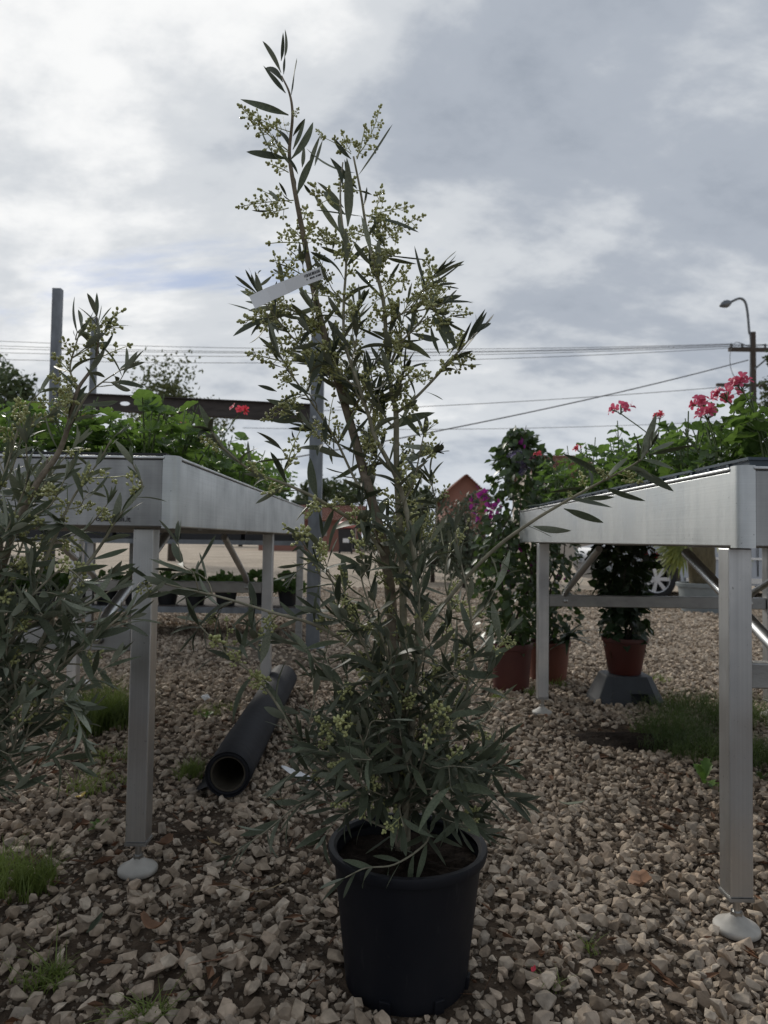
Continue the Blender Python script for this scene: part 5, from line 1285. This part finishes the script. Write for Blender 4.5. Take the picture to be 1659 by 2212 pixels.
# smaller olive at the left edge
Y = 1.22
LX = -0.93; LYb = 1.22
pot('nursery_pot', 'black nursery pot of the small olive at the left edge', (LX, LYb, gz(LX, LYb)-.004), .10, .125, .22, M['potblack'], .02, 48)
OT2 = empty('olive_tree', (LX, LYb, .19), 'smaller bushy olive leaning in from the left edge before the bench', 'olive tree')
b0 = Vector((LX, LYb, .20))
def S2(pts, d0, d1, r0, r1, **k):
    s = S(pts, d0, d1, r0, r1, **k); s['path'] = [b0 + rv(rng, .008), b0.lerp(s['path'][0], .5) + Vector((0, 0, .04))] + s['path']; s['s0'] = .1; return s
stems2 = [
    S2([(-40, 1330), (0, 1215), (33, 1146), (87, 1046), (117, 988), (137, 938), (162, 880), (175, 838), (196, 788), (210, 740), (215, 690)], 0, .0, .0085, .0013, name='trunk', mat='bark'),
    S2([(-60, 1620), (0, 1540), (77, 1475), (131, 1438), (204, 1380), (270, 1325), (315, 1288)], .0, -.06, .005, .0014),
    S2([(-70, 1600), (10, 1500), (90, 1395), (140, 1286), (195, 1203), (225, 1166), (255, 1126), (280, 1086), (303, 1051), (290, 1005)], 0, .02, .005, .0013),
    S2([(-60, 1520), (10, 1420), (62, 1321), (87, 1224), (120, 1151), (140, 1121), (170, 1060), (205, 1000), (240, 950)], 0, .05, .0045, .0013),
    S2([(-80, 1700), (0, 1640), (80, 1570), (170, 1490), (245, 1430)], 0, -.05, .004, .0012),
    S2([(-60, 1700), (10, 1660), (27, 1600), (31, 1490), (22, 1400), (40, 1320)], -.02, -.06, .004, .0012),
    S2([(-70, 1350), (-30, 1150), (0, 1030), (30, 950), (60, 890), (85, 850)], .02, .10, .004, .0012),
    S2([(-60, 1400), (-20, 1250), (20, 1130), (50, 1040), (60, 960)], -.03, -.08, .0035, .0012),
    S2([(-70, 1690), (0, 1680), (60, 1640), (130, 1600), (180, 1545)], -.02, .04, .0034, .0011),
    S2([(-60, 1500), (0, 1390), (60, 1300), (130, 1230), (190, 1260), (240, 1240)], -.03, -.09, .0034, .0011),
    S2([(-60, 1650), (20, 1560), (60, 1450), (110, 1360), (120, 1290)], .03, .1, .0034, .0011),
    S2([(-50, 1450), (-10, 1300), (40, 1180), (70, 1100), (120, 1020), (160, 960)], .04, .12, .0034, .0011),
    S2([(-60, 1480), (20, 1380), (100, 1330), (180, 1310), (250, 1270)], -.05, -.02, .003, .001),
    S2([(-60, 1420), (30, 1260), (100, 1180), (170, 1150), (230, 1090)], .03, .06, .003, .001),
    S2([(-50, 1560), (40, 1470), (90, 1420), (150, 1400), (210, 1440)], .04, .08, .003, .001),
    S2([(-60, 1350), (0, 1180), (60, 1120), (110, 1090), (150, 1030)], -.04, -.05, .003, .001),
    S2([(-60, 1640), (20, 1590), (90, 1520), (140, 1510), (190, 1590)], -.04, -.06, .003, .001),
    S2([(-60, 1300), (-20, 1110), (20, 1010), (50, 930), (110, 900)], .05, .1, .003, .001),
    S2([(-70, 1720), (-20, 1710), (40, 1700), (90, 1650)], -.04, -.1, .003, .001),
    S2([(140, 925), (185, 860), (225, 830), (255, 800)], .0, .04, .0022, .001),
    S2([(170, 845), (150, 800), (170, 750), (175, 710)], .0, .03, .0022, .001),
]
for s in stems2[-2:]: s['path'] = s['path'][2:]; s['s0'] = 0
cnt = olive(OT2, stems2, 202, lambda z: .24 if z < .9 else .16, .068, lambda z: .05 if z < .75 else (.16 if z < .98 else .28), 300, lambda z: .085)
print('olive left leaves/panicles', cnt)

# label strip on the tall olive
def plant_tag():
    Y = POT_Y - .105
    top = [(538, 640), (575, 622), (612, 607), (650, 592), (692, 576)]; bot = [(551, 667), (586, 650), (622, 634), (658, 617), (699, 602)]
    A = [at(x, y, Y + .01*math.sin(i*1.1)) for i, (x, y) in enumerate(top)]; Bp = [at(x, y, Y + .01*math.sin(i*1.1)) for i, (x, y) in enumerate(bot)]
    V = A + Bp + [p + Vector((0, .0006, 0)) for p in A + Bp]; n = 5; F = []
    for i in range(n-1): F += [(i, i+n, i+n+1, i+1), (2*n+i, 2*n+i+1, 3*n+i+1, 3*n+i)]
    for i in range(n-1): F += [(i, i+1, 2*n+i+1, 2*n+i), (n+i, 3*n+i, 3*n+i+1, n+i+1)]
    F += [(0, 2*n, 3*n, n), (n-1, 2*n-1, 4*n-1, 3*n-1)]
    t = empty('plant_tag', A[2], 'white paper strip label tied round the upper olive stem', 'label')
    MB().add(V, F).build('strip', M['paper'], t)
    pr = MB(); r = random.Random(1); u0 = A[3]; ux = A[4]-A[3]; uy = Bp[3]-A[3]; off = Vector((0, -.0008, 0))
    x = .12
    while x < .9:
        w = r.uniform(.02, .06); y0 = .18; y1 = .42
        q = [u0 + ux*a + uy*b + off for a, b in ((x, y0), (x+w, y0), (x+w, y1), (x, y1))]; pr.add(q, [(0, 1, 2, 3)]); 
        if r.random() < .7: pr.add([u0 + ux*a + uy*b + off for a, b in ((x, .55), (x+w*1.3, .55), (x+w*1.3, .68), (x, .68))], [(0, 1, 2, 3)])
        x += w + r.uniform(.015, .04)
    pr.build('print', M['ink'], t)
plant_tag()

# ------------------------------------------------------------------ grass, weeds, litter
def grass(label, spots, n, h, mk, seed, lean=.5, wid=.0016, name='grass', fine=False):
    r = random.Random(seed); V = []; F = []
    for _ in range(n):
        cx, cy, rx, ry = r.choice(spots); a = r.uniform(0, 6.28); q = r.random()**.6
        x, y = cx + rx*q*math.cos(a), cy + ry*q*math.sin(a); z = gz(x, y); hh = h*r.uniform(.45, 1.15)*(1.1-.5*q)
        d = Vector((r.gauss(0, lean), r.gauss(0, lean), 0))*hh; s = Vector((math.cos(a*3), math.sin(a*3), 0))*wid*r.uniform(.7, 1.4); k = len(V)
        for u in (0, .35, .7, 1):
            p = Vector((x, y, z)) + Vector((0, 0, hh*(u - .18*u*u))) + d*u*u; w = s*(1 - u**1.5)
            V += [p - w, p + w]
        F += [(k+2*i, k+2*i+1, k+2*i+3, k+2*i+2) for i in range(3)]
        if fine:
            for _b in range(3):
                u = r.uniform(.3, .9); p = Vector((x, y, z)) + Vector((0, 0, hh*(u - .18*u*u))) + d*u*u; e = p + rv(r, .008) + Vector((0, 0, .006)); k = len(V)
                V += [p, e + s, e - s]; F.append((k, k+1, k+2))
    o = link(name, raw_mesh(name, V, F, [M[mk]])); tag(o, label, 'grass', None, 'stuff'); return o
def G(px, py, rx, ry): p = gnd(px, py); return (p.x, p.y, rx, ry)
grass('bright green grass clump under the left bench beside the near leg', [G(235, 1570, .13, .10), G(262, 1560, .10, .1), G(190, 1580, .1, .1), G(215, 1540, .14, .12)], 1500, .24, 'grass', 1)
grass('grass clump at the left edge of the frame before the bench leg', [G(40, 1930, .08, .05), G(75, 1915, .05, .05), G(5, 1900, .06, .06)], 520, .12, 'grass', 2)
grass('small grass patch in the lower left corner', [G(80, 2130, .05, .03), G(115, 2110, .03, .02)], 160, .06, 'grass', 3, .9)
grass('short grass in the gravel at the lower left of the frame', [G(290, 2200, .05, .02), G(330, 2185, .03, .02)], 130, .045, 'grass', 4, 1.2)
grass('thin grass tuft between bench leg and fabric roll', [G(405, 1680, .05, .05), G(420, 1670, .04, .05)], 230, .09, 'grass', 5)
grass('sparse low grass left of the near bench leg', [G(215, 1700, .10, .08), G(240, 1640, .1, .08), G(180, 1720, .08, .06)], 240, .08, 'grass', 6, .7)
grass('dense fine dark weeds behind the near right bench leg', [G(1500, 1620, .22, .14), G(1560, 1640, .2, .12), G(1630, 1640, .15, .14), G(1450, 1590, .18, .14), G(1520, 1570, .25, .15), G(1490, 1540, .25, .15), G(1620, 1560, .2, .2)], 3200, .15, 'grass_dk', 7, .55, .0012, 'weeds', True)
grass('few grass blades among stones right of the black pot', [G(1190, 2150, .02, .015), G(1275, 2060, .02, .02)], 40, .05, 'grass', 8, .8)
grass('pale sprouts in the gravel by the terracotta pots', [G(1150, 1500, .05, .05), G(1205, 1480, .06, .05), G(1420, 1470, .08, .08), G(1075, 1510, .04, .04)], 170, .07, 'grass', 9, .6, .003)
grass('faint grass by the white pebble under the left bench', [G(450, 1545, .07, .05), G(480, 1530, .1, .06)], 160, .06, 'grass', 10, .6)
def rosette(name, label, px, py, n, ln, seed, mk='weed', up=.6):
    p = gnd(px, py); r = random.Random(seed); t = empty(name, (p.x, p.y, gz(p.x, p.y)+.005), label, 'weed')
    for i in range(n):
        a = r.uniform(0, 6.28); e = R(r.uniform(20, 75))*up; d = Vector((math.cos(a)*math.cos(e), math.sin(a)*math.cos(e), math.sin(e))); y = Vector((-math.sin(a), math.cos(a), 0)); V = []; l2 = ln*r.uniform(.6, 1.15)
        for k in range(9):
            u = k/8; c = d*l2*u + Vector((0, 0, -.35*u*u*l2)); w = l2*(.02 + .12*math.sin(math.pi*u**1.4)*(.6 + .55*(k % 2))); w = w if k < 8 else .001
            V += [c - y*w + Vector((0, 0, w*.4)), c, c + y*w + Vector((0, 0, w*.4))]
        F = []
        for k in range(8): F += [(3*k, 3*k+1, 3*k+4, 3*k+3), (3*k+1, 3*k+2, 3*k+5, 3*k+4)]
        link('leaf', raw_mesh('weed_leaf', V, F, [M[mk]]), t)
    return t
rosette('dandelion', 'bright green dandelion beside the near right bench leg', 1520, 1700, 10, .13, 1, up=1.1)
rosette('weed', 'small leafy weed left of the near left bench foot', 215, 1800, 9, .05, 2, up=.9)
rosette('weed', 'low round weed near the white pebble behind the left bench leg', 445, 1555, 9, .06, 3, up=.8)
rosette('weed', 'leafy weed at the right edge behind the bench leg', 1645, 1690, 8, .08, 4, 'grass_dk', .9)
def litter(name, label, cat, px, py, ln, wd, mk, yaw, curl, seed, z=.022, round_=False):
    p = gnd(px, py, .02); r = random.Random(seed); V = []; n = 8
    for k in range(n+1):
        u = k/n; w = wd*.5*(math.sin(math.pi*(u*.94+.03))**(.45 if round_ else .9)); zc = curl*ln*(u-.5)**2*2 + r.gauss(0, .0012)
        c = Vector(((u-.5)*ln, 0, zc)); j = r.uniform(.85, 1.15) if round_ else 1
        V += [c + Vector((0, -w*j, w*.5 + r.gauss(0, .001))), c, c + Vector((0, w*j, w*.4))]
    F = []
    for k in range(n): F += [(3*k, 3*k+1, 3*k+4, 3*k+3), (3*k+1, 3*k+2, 3*k+5, 3*k+4)]
    o = link(name, raw_mesh(name, V, F, [M[mk]])); o.location = (p.x, p.y, gz(p.x, p.y)+z+.008); o.rotation_euler = (r.gauss(0, .15), r.gauss(0, .15), R(yaw))
    sm = o.modifiers.new('thick', 'SOLIDIFY'); sm.thickness = .0006
    tag(o, label, cat); return o
litter('fallen_leaf', 'fresh green fallen leaf on the gravel right of the pot', 'leaf', 1235, 1745, .085, .017, 'leaf_under', 5, .25, 1)
litter('fallen_leaf', 'pale silvery leaf on the gravel in front of the fabric roll', 'leaf', 462, 1833, .055, .011, 'straw', -35, .2, 2)
litter('dry_leaf', 'large curled brown dry leaf on the gravel left of the right foot', 'leaf', 1385, 1935, .075, .05, 'dry', 70, .5, 3, .03, True)
litter('dry_leaf', 'brown dry leaf beside the olive right of the stems', 'leaf', 1105, 1660, .07, .04, 'dry', 20, .6, 4, .03, True)
litter('dry_leaf', 'crumpled brown leaf behind the left bench leg', 'leaf', 300, 1690, .06, .04, 'dry', 20, .7, 5, .03, True)
litter('dry_leaf', 'dry leaf in the gravel at the lower left', 'leaf', 330, 2030, .06, .03, 'dry', -20, .8, 6, .03, True)
litter('dry_leaf', 'brown leaf just behind the left bench foot', 'leaf', 355, 1840, .05, .035, 'dry', 60, .6, 7, .025, True)
litter('dry_leaf', 'dry leaf under the left bench near the roll', 'leaf', 470, 1640, .06, .04, 'dry', 10, .6, 8, .025, True)
litter('dry_straw', 'pale dry straw blade in front of the left bench foot', 'straw', 560, 1935, .13, .006, 'straw', 12, .3, 9)
litter('dry_straw', 'dry straw blade beside the mouth of the fabric roll', 'straw', 600, 1735, .10, .005, 'straw', -25, .2, 10)
litter('dry_straw', 'dry stalk lying left of the black pot', 'straw', 545, 1900, .12, .004, 'dry', -50, .1, 11)
litter('dry_straw', 'thin brown twig in the gravel at the bottom left', 'straw', 470, 2085, .12, .004, 'dry', 40, .1, 12)
litter('yellow_scrap', 'small yellow plastic scrap under the left bench', 'scrap', 174, 1732, .032, .016, 'yellow', 50, .5, 13, .02, True)
litter('paper_scrap', 'crumpled white paper scrap on the gravel behind the olive', 'scrap', 640, 1680, .12, .05, 'paper', 5, .15, 14, .02, True)
litter('petal', 'tiny red petal on the soil right of the black pot', 'petal', 1152, 2122, .018, .009, 'petal', 60, .3, 15)
litter('fallen_leaf', 'dark fallen olive leaf at the lower left among stones', 'leaf', 205, 2010, .06, .014, 'leaf_top', 80, .2, 16)
def pebble(label, px, py, s):
    p = gnd(px, py, .03); o = link('white_pebble', STONES[3]); o.location = (p.x, p.y, p.z); o.scale = (s, s, s); o.rotation_euler = (.3, .2, 1)
    o.data = STONES[3].copy(); o.data.materials.clear(); o.data.materials.append(M['paper']); tag(o, label, 'pebble')
pebble('white pebble in the grass left of the near bench leg', 186, 1475, .05)
pebble('white pebble right of the near left bench leg', 444, 1506, .045)
# spilled peat mound
def peat():
    p = gnd(1375, 1600); V = []; F = []; n = 36; k = 10
    V.append((p.x, p.y, gz(p.x, p.y)+.03))
    for q in range(1, k+1):
        for j in range(n):
            a = 2*math.pi*j/n; f = q/k; x = p.x + .30*f*math.cos(a)*(1+.2*math.sin(a*3)); y = p.y + .15*f*math.sin(a)*(1+.15*math.sin(a*2+1))
            V.append((x, y, gz(x, y) + .032*(1-f**1.5) + .010*noise.noise((x*25, y*25, 0)) - (.012 if q == k else 0)))
    for j in range(n): F.append((0, 1+j, 1+(j+1) % n))
    for q in range(k-1):
        for j in range(n): F.append((1+q*n+j, 1+(q+1)*n+j, 1+(q+1)*n+(j+1) % n, 1+q*n+(j+1) % n))
    o = link('peat_spill', raw_mesh('peat_spill', V, F, [M['peat']])); tag(o, 'dark brown spilled peat on the gravel before the grey stand', 'soil', None, 'stuff')
peat()

def debris():
    r = random.Random(31); V = []; F = []
    for _ in range(1500):
        y = r.uniform(1.0, 3.4)**1.0; x = r.uniform(-.56*y-.5, .56*y+.5)
        if r.random() > .25 + soilness(x, y): continue
        z = gz(x, y) + r.uniform(.004, .022); a = r.uniform(0, 6.28); ln = r.uniform(.006, .03); w = r.uniform(.0008, .004) if r.random() < .7 else r.uniform(.004, .009)
        d = Vector((math.cos(a), math.sin(a), r.gauss(0, .25)))*ln; n = Vector((-math.sin(a), math.cos(a), r.gauss(0, .4)))*w; c = Vector((x, y, z)); up = Vector((0, 0, w*.8)); k = len(V)
        V += [c - d, c + n + up, c + d, c - n + up*.3, c - Vector((0, 0, w))]; F += [(k, k+1, k+2), (k, k+2, k+3), (k, k+3, k+2, k+4), (k, k+4, k+2, k+1)]
    o = link('dry_debris', raw_mesh('dry_debris', V, F, [M['dry']], smooth=False), GROUND); o['kind'] = 'stuff'
debris()
